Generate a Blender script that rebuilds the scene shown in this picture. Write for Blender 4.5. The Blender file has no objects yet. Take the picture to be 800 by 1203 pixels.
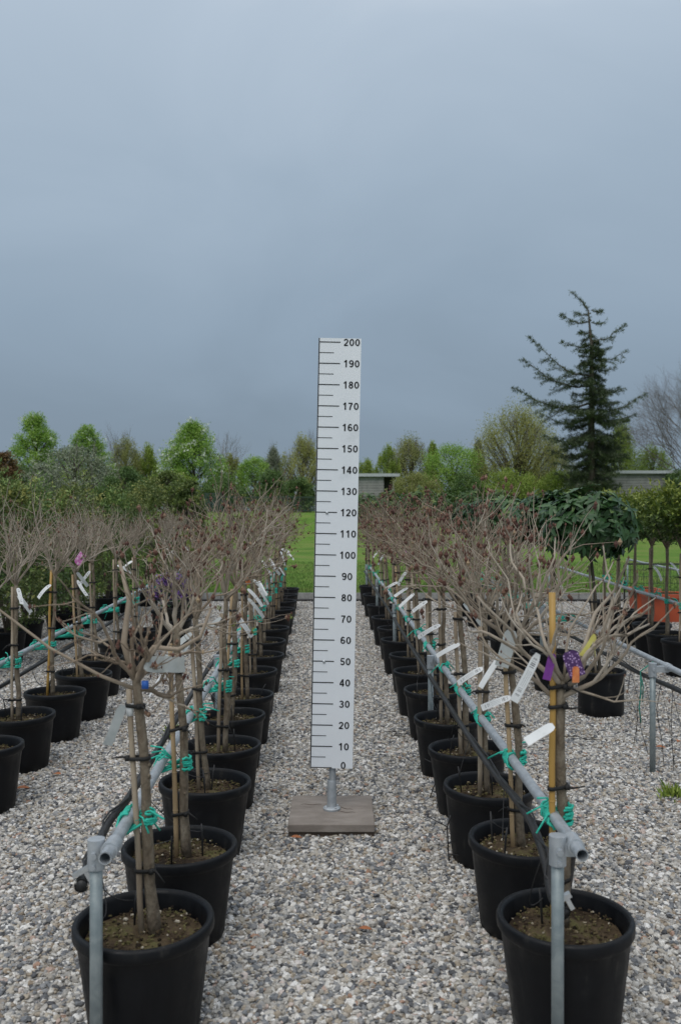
import bpy, math, random
import numpy as np
from mathutils import Vector, Matrix, noise as mnoise

# ------------------------------------------------------------------ camera, sky, sun, exposure
scene = bpy.context.scene
COL = scene.collection
F, CX, CY, EYE = 1050.0, 400.0, 601.5, 1.47          # focal length in photo pixels, photo centre, eye height

cam_data = bpy.data.cameras.new("camera")
cam_data.sensor_fit = 'VERTICAL'
cam_data.sensor_height = 24.0
cam_data.sensor_width = 24.0
cam_data.lens = F / 1203.0 * 24.0
cam_data.clip_start = 0.05
cam_data.clip_end = 3000.0
cam_data.dof.use_dof = True
cam_data.dof.focus_distance = 4.5
cam_data.dof.aperture_fstop = 2.8
cam = bpy.data.objects.new("camera", cam_data)
COL.objects.link(cam)
cam.location = (0, 0, EYE)
cam.rotation_euler = (math.radians(90), 0, 0)
scene.camera = cam

SUN_EL, SUN_AZ = 55.0, 200.0                          # degrees; azimuth clockwise from +Y (behind the camera)
world = bpy.data.worlds.new("World")
scene.world = world
world.use_nodes = True
nt = world.node_tree
nt.nodes.clear()
w_out = nt.nodes.new("ShaderNodeOutputWorld")
w_mix = nt.nodes.new("ShaderNodeMixShader")
w_bg1 = nt.nodes.new("ShaderNodeBackground")
w_bg2 = nt.nodes.new("ShaderNodeBackground")
w_sky = nt.nodes.new("ShaderNodeTexSky")
w_sky.sky_type = 'NISHITA'
w_sky.sun_disc = False
w_sky.sun_elevation = math.radians(SUN_EL)
w_sky.sun_rotation = math.radians(SUN_AZ)
nt.links.new(w_sky.outputs[0], w_bg1.inputs[0])
w_bg1.inputs[1].default_value = 0.05
# overcast deck: grey-blue, dark near the horizon, brighter overhead, soft uneven cloud
w_tc = nt.nodes.new("ShaderNodeTexCoord")
w_sep = nt.nodes.new("ShaderNodeSeparateXYZ")
nt.links.new(w_tc.outputs["Generated"], w_sep.inputs[0])
w_n1 = nt.nodes.new("ShaderNodeTexNoise")
w_n1.inputs["Scale"].default_value = 2.3
w_n1.inputs["Detail"].default_value = 5.0
w_n1.inputs["Roughness"].default_value = 0.5
w_n1.inputs["Distortion"].default_value = 0.6
w_map = nt.nodes.new("ShaderNodeMapping")
w_map.inputs["Scale"].default_value = (1.0, 1.0, 1.9)
w_map.inputs["Location"].default_value = (0.35, 0.1, 0.2)
nt.links.new(w_tc.outputs["Generated"], w_map.inputs[0])
nt.links.new(w_map.outputs[0], w_n1.inputs["Vector"])
w_ma = nt.nodes.new("ShaderNodeMath"); w_ma.operation = 'MULTIPLY_ADD'
w_ma.inputs[1].default_value = 0.27
w_ma.inputs[2].default_value = -0.118
nt.links.new(w_n1.outputs["Fac"], w_ma.inputs[0])
w_add = nt.nodes.new("ShaderNodeMath"); w_add.operation = 'ADD'
nt.links.new(w_sep.outputs["Z"], w_add.inputs[0])
nt.links.new(w_ma.outputs[0], w_add.inputs[1])
w_ramp = nt.nodes.new("ShaderNodeValToRGB")
els = w_ramp.color_ramp.elements
els[0].position = 0.0;  els[0].color = (0.208, 0.270, 0.338, 1)
els[1].position = 1.0;  els[1].color = (1.15, 1.2, 1.27, 1)
for p_, c_ in ((0.10, (0.232, 0.303, 0.382, 1)), (0.22, (0.292, 0.380, 0.478, 1)), (0.36, (0.365, 0.460, 0.566, 1)),
               (0.52, (0.47, 0.565, 0.675, 1)), (0.72, (0.80, 0.86, 0.93, 1))):
    e = w_ramp.color_ramp.elements.new(p_); e.color = c_
nt.links.new(w_add.outputs[0], w_ramp.inputs[0])
nt.links.new(w_ramp.outputs[0], w_bg2.inputs[0])
w_bg2.inputs[1].default_value = 1.0
w_mix.inputs[0].default_value = 0.96
nt.links.new(w_bg1.outputs[0], w_mix.inputs[1])
nt.links.new(w_bg2.outputs[0], w_mix.inputs[2])
nt.links.new(w_mix.outputs[0], w_out.inputs[0])

sun_data = bpy.data.lights.new("sun", 'SUN')
sun_data.energy = 1.25
sun_data.angle = math.radians(40)
sun_data.color = (1.0, 0.96, 0.9)
sun = bpy.data.objects.new("sun", sun_data)
COL.objects.link(sun)
_az, _el = math.radians(SUN_AZ), math.radians(SUN_EL)
_to = Vector((math.sin(_az) * math.cos(_el), math.cos(_az) * math.cos(_el), math.sin(_el)))
sun.rotation_euler = (-_to).to_track_quat('-Z', 'Y').to_euler()

scene.view_settings.view_transform = 'Standard'
scene.view_settings.look = 'None'
scene.view_settings.exposure = 0.0
scene.view_settings.gamma = 1.0
scene.view_settings.use_curve_mapping = False
scene.render.film_transparent = False

# ------------------------------------------------------------------ helpers
rnd = random.Random(7)

def at(px, py, y):
    """photo pixel at distance y -> world x, z"""
    return (px - CX) / F * y, EYE - (py - CY) / F * y

def tag(o, label=None, cat=None, group=None, kind=None):
    if label: o["label"] = label
    if cat: o["category"] = cat
    if group: o["group"] = group
    if kind: o["kind"] = kind
    return o

def empty(name, loc):
    o = bpy.data.objects.new(name, None)
    o.empty_display_size = 0.1
    o.location = loc
    COL.objects.link(o)
    return o

def link(name, mesh, parent=None, loc=None, rotz=0.0):
    o = bpy.data.objects.new(name, mesh)
    COL.objects.link(o)
    if parent: o.parent = parent
    if loc is not None: o.location = loc
    if rotz: o.rotation_euler = (0, 0, rotz)
    return o

class MB:
    def __init__(self):
        self.v = []; self.f = []; self.t = []          # verts, faces, per-vertex tone
        self.uv = None
    def add(self, vs, fs, tone=0.5):
        b = len(self.v)
        self.v.extend(vs)
        self.t.extend([tone] * len(vs))
        self.f.extend([tuple(b + i for i in f) for f in fs])
    def box(self, c, s, rot=None, tone=0.5, taper=1.0):
        hx, hy, hz = s[0] / 2, s[1] / 2, s[2] / 2
        vs = []
        for z, k in ((-hz, 1.0), (hz, taper)):
            for x, y in ((-hx, -hy), (hx, -hy), (hx, hy), (-hx, hy)):
                p = Vector((x * k, y * k, z))
                if rot is not None: p = rot @ p
                vs.append((p.x + c[0], p.y + c[1], p.z + c[2]))
        self.add(vs, [(3, 2, 1, 0), (4, 5, 6, 7), (0, 1, 5, 4), (1, 2, 6, 5), (2, 3, 7, 6), (3, 0, 4, 7)], tone)
    def tube(self, pts, rad, n=6, cap=True, tone=0.5, closed=False):
        pts = [Vector(p) for p in pts]
        m = len(pts)
        if m < 2: return
        if not hasattr(rad, '__len__'): rad = [rad] * m
        d0 = (pts[1] - pts[0]).normalized()
        a = Vector((0, 0, 1)) if abs(d0.z) < 0.9 else Vector((1, 0, 0))
        nx = d0.cross(a).normalized()
        vs = []
        for i in range(m):
            if i == 0: d = pts[1] - pts[0]
            elif i == m - 1: d = pts[-1] - pts[-2]
            else: d = pts[i + 1] - pts[i - 1]
            if d.length < 1e-9: d = Vector((0, 0, 1))
            d.normalize()
            nx = nx - d * nx.dot(d)
            if nx.length < 1e-6: nx = d.orthogonal()
            nx.normalize()
            ny = d.cross(nx)
            for k in range(n):
                an = 2 * math.pi * k / n
                q = pts[i] + (nx * math.cos(an) + ny * math.sin(an)) * rad[i]
                vs.append((q.x, q.y, q.z))
        fs = []
        for i in range(m - 1):
            for k in range(n):
                k2 = (k + 1) % n
                fs.append((i * n + k, i * n + k2, (i + 1) * n + k2, (i + 1) * n + k))
        if cap:
            fs.append(tuple(range(n - 1, -1, -1)))
            fs.append(tuple((m - 1) * n + k for k in range(n)))
        self.add(vs, fs, tone)
    def lathe(self, prof, n=32, c=(0, 0, 0), tone=0.5, wob=None):
        vs = []; fs = []
        m = len(prof)
        for i, (r, z) in enumerate(prof):
            for k in range(n):
                an = 2 * math.pi * k / n
                vs.append((c[0] + r * math.cos(an), c[1] + r * math.sin(an), c[2] + z))
        for i in range(m - 1):
            for k in range(n):
                k2 = (k + 1) % n
                fs.append((i * n + k, i * n + k2, (i + 1) * n + k2, (i + 1) * n + k))
        self.add(vs, fs, tone)
    def blob(self, c, r, squash=(1, 1, 1), tone=0.5):
        c = Vector(c)
        vs = [(c.x + r * squash[0], c.y, c.z), (c.x - r * squash[0], c.y, c.z), (c.x, c.y + r * squash[1], c.z),
              (c.x, c.y - r * squash[1], c.z), (c.x, c.y, c.z + r * squash[2]), (c.x, c.y, c.z - r * squash[2])]
        self.add(vs, [(0, 2, 4), (2, 1, 4), (1, 3, 4), (3, 0, 4), (2, 0, 5), (1, 2, 5), (3, 1, 5), (0, 3, 5)], tone)
    def mesh(self, name, mat, smooth=True):
        me = bpy.data.meshes.new(name)
        me.from_pydata(self.v, [], self.f)
        at_ = me.attributes.new("tone", 'FLOAT', 'POINT')
        at_.data.foreach_set("value", np.array(self.t, dtype=np.float32))
        if smooth: me.polygons.foreach_set("use_smooth", [True] * len(me.polygons))
        me.materials.append(mat)
        me.update()
        return me
    def build(self, name, mat, parent=None, smooth=True, loc=None):
        return link(name, self.mesh(name, mat, smooth), parent, loc)

def shade_by_angle(o, deg=35):
    me = o.data
    me.polygons.foreach_set("use_smooth", [True] * len(me.polygons))
    try:
        me.set_sharp_from_angle(angle=math.radians(deg))
    except Exception:
        pass
    return o

def tri_leaves(name, P, D, N, L, W, tone, mat, fold=0.18, droop=0.1):
    """many small pointed leaves, each two triangles folded on the midrib"""
    n = len(P)
    D = D / (np.linalg.norm(D, axis=1, keepdims=True) + 1e-9)
    S = np.cross(D, N); S /= (np.linalg.norm(S, axis=1, keepdims=True) + 1e-9)
    N = np.cross(S, D)
    L = np.asarray(L).reshape(-1, 1); W = np.asarray(W).reshape(-1, 1)
    V = np.empty((n, 4, 3), dtype=np.float32)
    V[:, 0] = P
    V[:, 1] = P + D * L * 0.48 + S * W * 0.5 + N * W * fold
    V[:, 2] = P + D * L - N * L * droop
    V[:, 3] = P + D * L * 0.48 - S * W * 0.5 + N * W * fold
    me = bpy.data.meshes.new(name)
    me.vertices.add(n * 4)
    me.vertices.foreach_set("co", V.reshape(-1))
    base = (np.arange(n) * 4).reshape(-1, 1)
    idx = (base + np.array([[0, 1, 2, 0, 2, 3]])).astype(np.int32).reshape(-1)
    me.loops.add(n * 6)
    me.loops.foreach_set("vertex_index", idx)
    me.polygons.add(n * 2)
    me.polygons.foreach_set("loop_start", np.arange(n * 2, dtype=np.int32) * 3)
    a = me.attributes.new("tone", 'FLOAT', 'POINT')
    a.data.foreach_set("value", np.repeat(np.asarray(tone, dtype=np.float32), 4))
    me.materials.append(mat)
    me.update(calc_edges=True)
    me.validate()
    return me

def big_leaf(mb, p, d, n, L, W, tone, droop=0.25):
    """one broad leaf with a midrib fold and a drooping tip"""
    d = d.normalized()
    s = d.cross(n)
    if s.length < 1e-4: s = d.orthogonal()
    s.normalize(); n = s.cross(d).normalized()
    def q(t, w, up): return p + d * (L * t) - n * (droop * L * t * t) + s * w + n * up
    rows = [(0.0, 0.06), (0.28, 0.42), (0.58, 0.5), (0.84, 0.3), (1.0, 0.03)]
    vs = []
    for t, w in rows:
        for k in (-1, 0, 1):
            v = q(t, k * w * W, abs(k) * w * W * 0.28)
            vs.append((v.x, v.y, v.z))
    fs = []
    for i in range(len(rows) - 1):
        for k in range(2):
            a = i * 3 + k
            fs.append((a, a + 1, a + 4, a + 3))
    mb.add(vs, fs, tone)

# ------------------------------------------------------------------ materials
def nodes_of(name):
    m = bpy.data.materials.new(name)
    m.use_nodes = True
    n = m.node_tree
    b = n.nodes["Principled BSDF"]
    return m, n, b

def ramp_node(n, stops):
    r = n.nodes.new("ShaderNodeValToRGB")
    e = r.color_ramp.elements
    while len(e) > 1: e.remove(e[-1])
    e[0].position = stops[0][0]; e[0].color = (*stops[0][1], 1)
    for p, c in stops[1:]:
        x = e.new(p); x.color = (*c, 1)
    return r

def noise_mat(name, stops, scale=20, detail=6, rough=0.7, metal=0.0, bump=0.0, bscale=None, stretch=None, spec=0.5, dist=0.0, rrange=None):
    m, n, b = nodes_of(name)
    tc = n.nodes.new("ShaderNodeTexCoord")
    mp = n.nodes.new("ShaderNodeMapping")
    n.links.new(tc.outputs["Object"], mp.inputs[0])
    if stretch: mp.inputs["Scale"].default_value = stretch
    t = n.nodes.new("ShaderNodeTexNoise")
    t.inputs["Scale"].default_value = scale
    t.inputs["Detail"].default_value = detail
    t.inputs["Roughness"].default_value = 0.62
    t.inputs["Distortion"].default_value = dist
    n.links.new(mp.outputs[0], t.inputs["Vector"])
    r = ramp_node(n, stops)
    n.links.new(t.outputs["Fac"], r.inputs[0])
    n.links.new(r.outputs[0], b.inputs["Base Color"])
    b.inputs["Roughness"].default_value = rough
    b.inputs["Metallic"].default_value = metal
    b.inputs["Specular IOR Level"].default_value = spec
    if rrange:
        mr = n.nodes.new("ShaderNodeMapRange")
        mr.inputs["To Min"].default_value = rrange[0]; mr.inputs["To Max"].default_value = rrange[1]
        n.links.new(t.outputs["Fac"], mr.inputs["Value"])
        n.links.new(mr.outputs[0], b.inputs["Roughness"])
    if bump:
        t2 = n.nodes.new("ShaderNodeTexNoise")
        t2.inputs["Scale"].default_value = bscale or scale * 3
        t2.inputs["Detail"].default_value = 4
        n.links.new(mp.outputs[0], t2.inputs["Vector"])
        bp = n.nodes.new("ShaderNodeBump")
        bp.inputs["Strength"].default_value = bump
        bp.inputs["Distance"].default_value = 0.01
        n.links.new(t2.outputs["Fac"], bp.inputs["Height"])
        n.links.new(bp.outputs[0], b.inputs["Normal"])
    return m

def tone_mat(name, stops, rough=0.6, spec=0.4, trans=0.0, noise=0.25, nscale=30):
    """colour from each leaf's own tone value plus fine noise; optional light passing through"""
    m, n, b = nodes_of(name)
    a = n.nodes.new("ShaderNodeAttribute"); a.attribute_name = "tone"
    tc = n.nodes.new("ShaderNodeTexCoord")
    t = n.nodes.new("ShaderNodeTexNoise")
    t.inputs["Scale"].default_value = nscale
    t.inputs["Detail"].default_value = 3
    n.links.new(tc.outputs["Object"], t.inputs["Vector"])
    ma = n.nodes.new("ShaderNodeMath"); ma.operation = 'MULTIPLY_ADD'
    ma.inputs[1].default_value = noise; ma.inputs[2].default_value = -noise / 2
    n.links.new(t.outputs["Fac"], ma.inputs[0])
    ad = n.nodes.new("ShaderNodeMath"); ad.operation = 'ADD'
    n.links.new(ma.outputs[0], ad.inputs[0]); n.links.new(a.outputs["Fac"], ad.inputs[1])
    r = ramp_node(n, stops)
    n.links.new(ad.outputs[0], r.inputs[0])
    n.links.new(r.outputs[0], b.inputs["Base Color"])
    b.inputs["Roughness"].default_value = rough
    b.inputs["Specular IOR Level"].default_value = spec
    if trans > 0:
        out = n.nodes["Material Output"]
        tr = n.nodes.new("ShaderNodeBsdfTranslucent")
        n.links.new(r.outputs[0], tr.inputs[0])
        mx = n.nodes.new("ShaderNodeMixShader"); mx.inputs[0].default_value = trans
        n.links.new(b.outputs[0], mx.inputs[1]); n.links.new(tr.outputs[0], mx.inputs[2])
        n.links.new(mx.outputs[0], out.inputs["Surface"])
    return m

M = {}
M['pot'] = noise_mat("black_plastic", [(0.3, (0.006, 0.0065, 0.008)), (0.7, (0.014, 0.0145, 0.018))], scale=14, rough=0.5, bump=0.12, bscale=60, spec=0.32, rrange=(0.4, 0.6))
def make_pot_mat():
    m, n, b = nodes_of("dusty_black_plastic")
    tc = n.nodes.new("ShaderNodeTexCoord")
    oi = n.nodes.new("ShaderNodeObjectInfo")
    ad = n.nodes.new("ShaderNodeVectorMath"); ad.operation = 'ADD'
    n.links.new(tc.outputs["Object"], ad.inputs[0]); n.links.new(oi.outputs["Random"], ad.inputs[1])
    mp = n.nodes.new("ShaderNodeMapping"); mp.inputs["Scale"].default_value = (14, 14, 2.2)
    n.links.new(ad.outputs[0], mp.inputs[0])
    st = n.nodes.new("ShaderNodeTexNoise"); st.inputs["Scale"].default_value = 1.6; st.inputs["Detail"].default_value = 7; st.inputs["Roughness"].default_value = 0.7
    n.links.new(mp.outputs[0], st.inputs["Vector"])
    du = n.nodes.new("ShaderNodeTexNoise"); du.inputs["Scale"].default_value = 9; du.inputs["Detail"].default_value = 9; du.inputs["Roughness"].default_value = 0.75
    n.links.new(ad.outputs[0], du.inputs["Vector"])
    mu = n.nodes.new("ShaderNodeMath"); mu.operation = 'MULTIPLY'
    n.links.new(st.outputs["Fac"], mu.inputs[0]); n.links.new(du.outputs["Fac"], mu.inputs[1])
    r = ramp_node(n, [(0.2, (0.0036, 0.004, 0.0054)), (0.31, (0.0062, 0.0066, 0.008)), (0.38, (0.02, 0.019, 0.018)), (0.46, (0.055, 0.05, 0.044))])
    n.links.new(mu.outputs[0], r.inputs[0]); n.links.new(r.outputs[0], b.inputs["Base Color"])
    mr = n.nodes.new("ShaderNodeMapRange"); mr.inputs["From Min"].default_value = 0.15; mr.inputs["From Max"].default_value = 0.4; mr.inputs["To Min"].default_value = 0.36; mr.inputs["To Max"].default_value = 0.75
    n.links.new(mu.outputs[0], mr.inputs["Value"]); n.links.new(mr.outputs[0], b.inputs["Roughness"])
    b.inputs["Specular IOR Level"].default_value = 0.27
    bp = n.nodes.new("ShaderNodeBump"); bp.inputs["Strength"].default_value = 0.15; bp.inputs["Distance"].default_value = 0.004
    n.links.new(du.outputs["Fac"], bp.inputs["Height"]); n.links.new(bp.outputs[0], b.inputs["Normal"])
    return m
M['pot'] = make_pot_mat()
M['soil'] = tone_mat("bark_soil", [(0.0, (0.018, 0.012, 0.008)), (0.3, (0.05, 0.034, 0.02)), (0.46, (0.085, 0.060, 0.034)), (0.58, (0.092, 0.078, 0.032)), (0.70, (0.105, 0.098, 0.036)), (0.82, (0.14, 0.105, 0.055)), (0.93, (0.25, 0.2, 0.12)), (1.0, (0.46, 0.41, 0.33))], rough=0.9, spec=0.2, noise=0.5, nscale=60)
M['stem'] = noise_mat("stem_bark", [(0.25, (0.07, 0.052, 0.036)), (0.42, (0.15, 0.118, 0.085)), (0.58, (0.21, 0.175, 0.13)), (0.75, (0.34, 0.29, 0.225))], scale=26, detail=9, stretch=(1, 1, 0.55), rough=0.88, bump=1.0, bscale=70, spec=0.18, dist=0.7)
M['stem_dark'] = noise_mat("dark_stem_bark", [(0.25, (0.05, 0.04, 0.03)), (0.55, (0.10, 0.085, 0.065)), (0.8, (0.17, 0.15, 0.12))], scale=22, stretch=(1, 1, 0.3), rough=0.85, bump=0.6, bscale=90, spec=0.2)
M['twig'] = tone_mat("twig_bark", [(0.0, (0.17, 0.135, 0.1)), (0.5, (0.315, 0.262, 0.205)), (1.0, (0.48, 0.425, 0.355))], rough=0.8, spec=0.25, noise=0.5, nscale=45)
M['twig_brown'] = tone_mat("brown_twig_bark", [(0.0, (0.14, 0.105, 0.074)), (0.5, (0.27, 0.213, 0.158)), (1.0, (0.43, 0.365, 0.29))], rough=0.8, spec=0.25, noise=0.5, nscale=45)
M['bud'] = tone_mat("dry_bud", [(0.0, (0.06, 0.025, 0.02)), (0.5, (0.14, 0.065, 0.045)), (0.8, (0.24, 0.15, 0.1)), (1.0, (0.36, 0.26, 0.16))], rough=0.8, noise=0.3)
M['sprout'] = tone_mat("fresh_sprout", [(0.0, (0.09, 0.13, 0.03)), (1.0, (0.26, 0.3, 0.09))], rough=0.6, trans=0.3)
M['cane'] = noise_mat("bamboo_cane", [(0.3, (0.3, 0.2, 0.1)), (0.7, (0.47, 0.34, 0.2))], scale=12, stretch=(1, 1, 0.2), rough=0.6, bump=0.2)
M['stake'] = noise_mat("wooden_stake", [(0.25, (0.17, 0.125, 0.085)), (0.5, (0.31, 0.245, 0.175)), (0.75, (0.47, 0.395, 0.3))], scale=16, detail=8, stretch=(1, 1, 0.2), rough=0.88, bump=0.6, dist=0.5)
M['yellow_cane'] = noise_mat("yellow_cane", [(0.3, (0.36, 0.2, 0.045)), (0.7, (0.52, 0.32, 0.085))], scale=10, stretch=(1, 1, 0.2), rough=0.5, bump=0.1)
M['rubber'] = noise_mat("black_rubber", [(0.3, (0.012, 0.012, 0.012)), (0.7, (0.025, 0.024, 0.023))], rough=0.65, spec=0.3)
M['twine'] = noise_mat("green_twine", [(0.3, (0.008, 0.34, 0.245)), (0.7, (0.03, 0.52, 0.39))], scale=80, rough=0.6)
M['twine_worn'] = noise_mat("worn_green_twine", [(0.3, (0.02, 0.17, 0.13)), (0.7, (0.05, 0.28, 0.21))], scale=80, rough=0.7)
M['steel'] = noise_mat("galvanised_steel", [(0.3, (0.33, 0.36, 0.385)), (0.55, (0.45, 0.48, 0.505)), (0.75, (0.53, 0.56, 0.58))], scale=26, rough=0.5, metal=0.55, bump=0.06, bscale=120, rrange=(0.4, 0.62), dist=0.5)
M['steel_post'] = noise_mat("weathered_galvanised_post", [(0.3, (0.2, 0.24, 0.25)), (0.55, (0.29, 0.33, 0.335)), (0.75, (0.37, 0.4, 0.4))], scale=18, rough=0.55, metal=0.5, bump=0.08, bscale=90, rrange=(0.42, 0.68), dist=0.8)
M['hose'] = noise_mat("black_hose", [(0.3, (0.013, 0.013, 0.014)), (0.7, (0.035, 0.034, 0.034))], scale=18, rough=0.5, spec=0.4)
M['board'] = noise_mat("white_board", [(0.22, (0.66, 0.69, 0.72)), (0.36, (0.79, 0.82, 0.855)), (0.7, (0.82, 0.845, 0.88))], scale=4, detail=9, rough=0.42, rrange=(0.36, 0.5))
M['ink'] = noise_mat("black_print", [(0.3, (0.012, 0.012, 0.014)), (0.7, (0.03, 0.03, 0.033))], scale=30, rough=0.5)
M['wood'] = noise_mat("weathered_slab_wood", [(0.2, (0.16, 0.137, 0.118)), (0.5, (0.235, 0.205, 0.18)), (0.8, (0.32, 0.285, 0.255))], scale=9, stretch=(0.8, 1.8, 1.8), rough=0.85, bump=0.4, bscale=14, spec=0.2)
M['wood_dark'] = noise_mat("dark_slab_wood", [(0.25, (0.05, 0.038, 0.03)), (0.75, (0.13, 0.1, 0.078))], scale=7, stretch=(0.5, 7, 7), rough=0.9, bump=0.4, bscale=14, spec=0.2)  # darker brown wood for the lower layer and the cracks
M['concrete'] = noise_mat("concrete_edging", [(0.3, (0.2, 0.2, 0.19)), (0.7, (0.34, 0.34, 0.325))], scale=18, rough=0.9, bump=0.3)
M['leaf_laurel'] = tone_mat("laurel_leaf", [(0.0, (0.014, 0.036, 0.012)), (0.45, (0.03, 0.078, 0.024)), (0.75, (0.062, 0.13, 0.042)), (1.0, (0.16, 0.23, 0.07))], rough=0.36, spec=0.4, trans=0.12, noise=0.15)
M['leaf_laurel_mid'] = tone_mat("mid_laurel_leaf", [(0.0, (0.025, 0.055, 0.016)), (0.45, (0.055, 0.11, 0.03)), (0.75, (0.11, 0.18, 0.05)), (1.0, (0.22, 0.28, 0.08))], rough=0.42, spec=0.35, trans=0.2, noise=0.2)
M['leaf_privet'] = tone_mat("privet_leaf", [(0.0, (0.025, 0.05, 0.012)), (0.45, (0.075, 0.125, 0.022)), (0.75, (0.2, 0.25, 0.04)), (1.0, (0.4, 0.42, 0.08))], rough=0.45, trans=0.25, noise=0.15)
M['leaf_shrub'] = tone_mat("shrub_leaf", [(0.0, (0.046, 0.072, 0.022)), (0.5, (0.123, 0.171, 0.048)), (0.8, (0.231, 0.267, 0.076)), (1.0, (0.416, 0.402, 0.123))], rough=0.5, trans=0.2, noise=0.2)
M['leaf_dark'] = tone_mat("dark_leaf", [(0.0, (0.048, 0.090, 0.029)), (0.5, (0.112, 0.190, 0.056)), (1.0, (0.263, 0.362, 0.097))], rough=0.55, trans=0.2, noise=0.2)
M['leaf_bright'] = tone_mat("bright_leaf", [(0.0, (0.125, 0.243, 0.034)), (0.5, (0.247, 0.415, 0.073)), (1.0, (0.461, 0.601, 0.136))], rough=0.5, trans=0.3, noise=0.2)
M['leaf_mid'] = tone_mat("mid_green_leaf", [(0.0, (0.144, 0.225, 0.037)), (0.5, (0.268, 0.362, 0.068)), (1.0, (0.442, 0.515, 0.114))], rough=0.5, trans=0.3, noise=0.2)
M['leaf_willow'] = tone_mat("willow_leaf", [(0.0, (0.213, 0.231, 0.066)), (0.5, (0.350, 0.362, 0.110)), (1.0, (0.500, 0.488, 0.165))], rough=0.6, trans=0.35, noise=0.2)
M['leaf_olive'] = tone_mat("olive_brown_leaf", [(0.0, (0.185, 0.204, 0.068)), (0.5, (0.309, 0.328, 0.114)), (1.0, (0.432, 0.453, 0.171))], rough=0.6, trans=0.35, noise=0.2)
M['leaf_grey'] = tone_mat("grey_green_leaf", [(0.0, (0.130, 0.163, 0.100)), (0.5, (0.234, 0.267, 0.181)), (1.0, (0.377, 0.403, 0.294))], rough=0.7, trans=0.2, noise=0.2)
M['leaf_red'] = tone_mat("bronze_leaf", [(0.0, (0.085, 0.043, 0.019)), (0.5, (0.187, 0.102, 0.045)), (1.0, (0.221, 0.221, 0.072))], rough=0.6, trans=0.25, noise=0.2)
M['needle'] = tone_mat("cedar_needle", [(0.0, (0.039, 0.064, 0.032)), (0.5, (0.090, 0.123, 0.064)), (1.0, (0.190, 0.220, 0.125))], rough=0.65, trans=0.12, noise=0.2)
M['blossom'] = tone_mat("white_blossom", [(0.0, (0.42, 0.48, 0.36)), (1.0, (0.7, 0.74, 0.64))], rough=0.7, trans=0.25)
M['purple'] = tone_mat("purple_petal", [(0.0, (0.09, 0.04, 0.18)), (1.0, (0.3, 0.16, 0.45))], rough=0.6, trans=0.2)
M['bark'] = noise_mat("tree_bark", [(0.3, (0.06, 0.05, 0.04)), (0.7, (0.15, 0.13, 0.105))], scale=6, stretch=(1, 1, 0.3), rough=0.9, bump=0.4, spec=0.1)
M['bark_grey'] = noise_mat("grey_tree_bark", [(0.3, (0.15, 0.135, 0.12)), (0.7, (0.27, 0.25, 0.225))], scale=6, stretch=(1, 1, 0.3), rough=0.9, bump=0.3, spec=0.1)
M['bark_brown'] = noise_mat("brown_grey_bark", [(0.3, (0.12, 0.1, 0.085)), (0.7, (0.21, 0.185, 0.165))], scale=6, rough=0.9, spec=0.1)
M['fence'] = noise_mat("dark_green_fence", [(0.3, (0.025, 0.045, 0.038)), (0.7, (0.045, 0.075, 0.064))], scale=8, rough=0.5)
M['wire'] = noise_mat("black_wire", [(0.3, (0.012, 0.012, 0.012)), (0.7, (0.03, 0.03, 0.03))], rough=0.5)
M['roof_edge'] = noise_mat("pale_roof_edge", [(0.3, (0.42, 0.44, 0.46)), (0.7, (0.52, 0.54, 0.55))], scale=5, rough=0.6)
M['roof_felt'] = noise_mat("grey_roof_felt", [(0.3, (0.22, 0.235, 0.25)), (0.7, (0.34, 0.35, 0.36))], scale=5, rough=0.8)
M['recess'] = noise_mat("shaded_recess_boards", [(0.3, (0.05, 0.048, 0.046)), (0.7, (0.1, 0.095, 0.09))], scale=5, rough=0.9)  # shade of the recess under the roof, put into the board colour
M['orange_tub'] = noise_mat("orange_plastic", [(0.3, (0.36, 0.06, 0.022)), (0.7, (0.47, 0.09, 0.032))], scale=5, rough=0.5)
M['dead_leaf'] = noise_mat("dead_leaf", [(0.3, (0.28, 0.09, 0.035)), (0.7, (0.42, 0.17, 0.07))], scale=40, rough=0.8)
M['tag_purple'] = noise_mat("purple_tag", [(0.4, (0.17, 0.03, 0.25)), (0.6, (0.22, 0.05, 0.31))], scale=30, rough=0.5)
M['tag_pink'] = noise_mat("pink_flower_tag", [(0.35, (0.42, 0.08, 0.3)), (0.5, (0.55, 0.2, 0.45)), (0.65, (0.7, 0.55, 0.66))], scale=60, rough=0.5)
M['tag_yellow'] = noise_mat("yellow_ribbon", [(0.3, (0.55, 0.5, 0.1)), (0.7, (0.68, 0.63, 0.2))], scale=30, rough=0.6)
M['tag_orange'] = noise_mat("orange_tag", [(0.35, (0.6, 0.14, 0.04)), (0.65, (0.72, 0.28, 0.1))], scale=50, rough=0.5)
M['tag_grey'] = noise_mat("weathered_tag", [(0.3, (0.36, 0.385, 0.38)), (0.7, (0.5, 0.52, 0.51))], scale=20, rough=0.55)
M['tag_plain'] = noise_mat("white_tag_plastic", [(0.25, (0.5, 0.51, 0.5)), (0.4, (0.7, 0.71, 0.71)), (0.7, (0.77, 0.78, 0.78))], scale=24, detail=8, rough=0.45)
M['blue_clip'] = noise_mat("blue_clip", [(0.3, (0.02, 0.1, 0.42)), (0.7, (0.03, 0.15, 0.55))], rough=0.5)
M['silver_clip'] = noise_mat("silver_clip", [(0.3, (0.45, 0.47, 0.49)), (0.7, (0.6, 0.62, 0.63))], scale=20, rough=0.35, metal=0.7)

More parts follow.
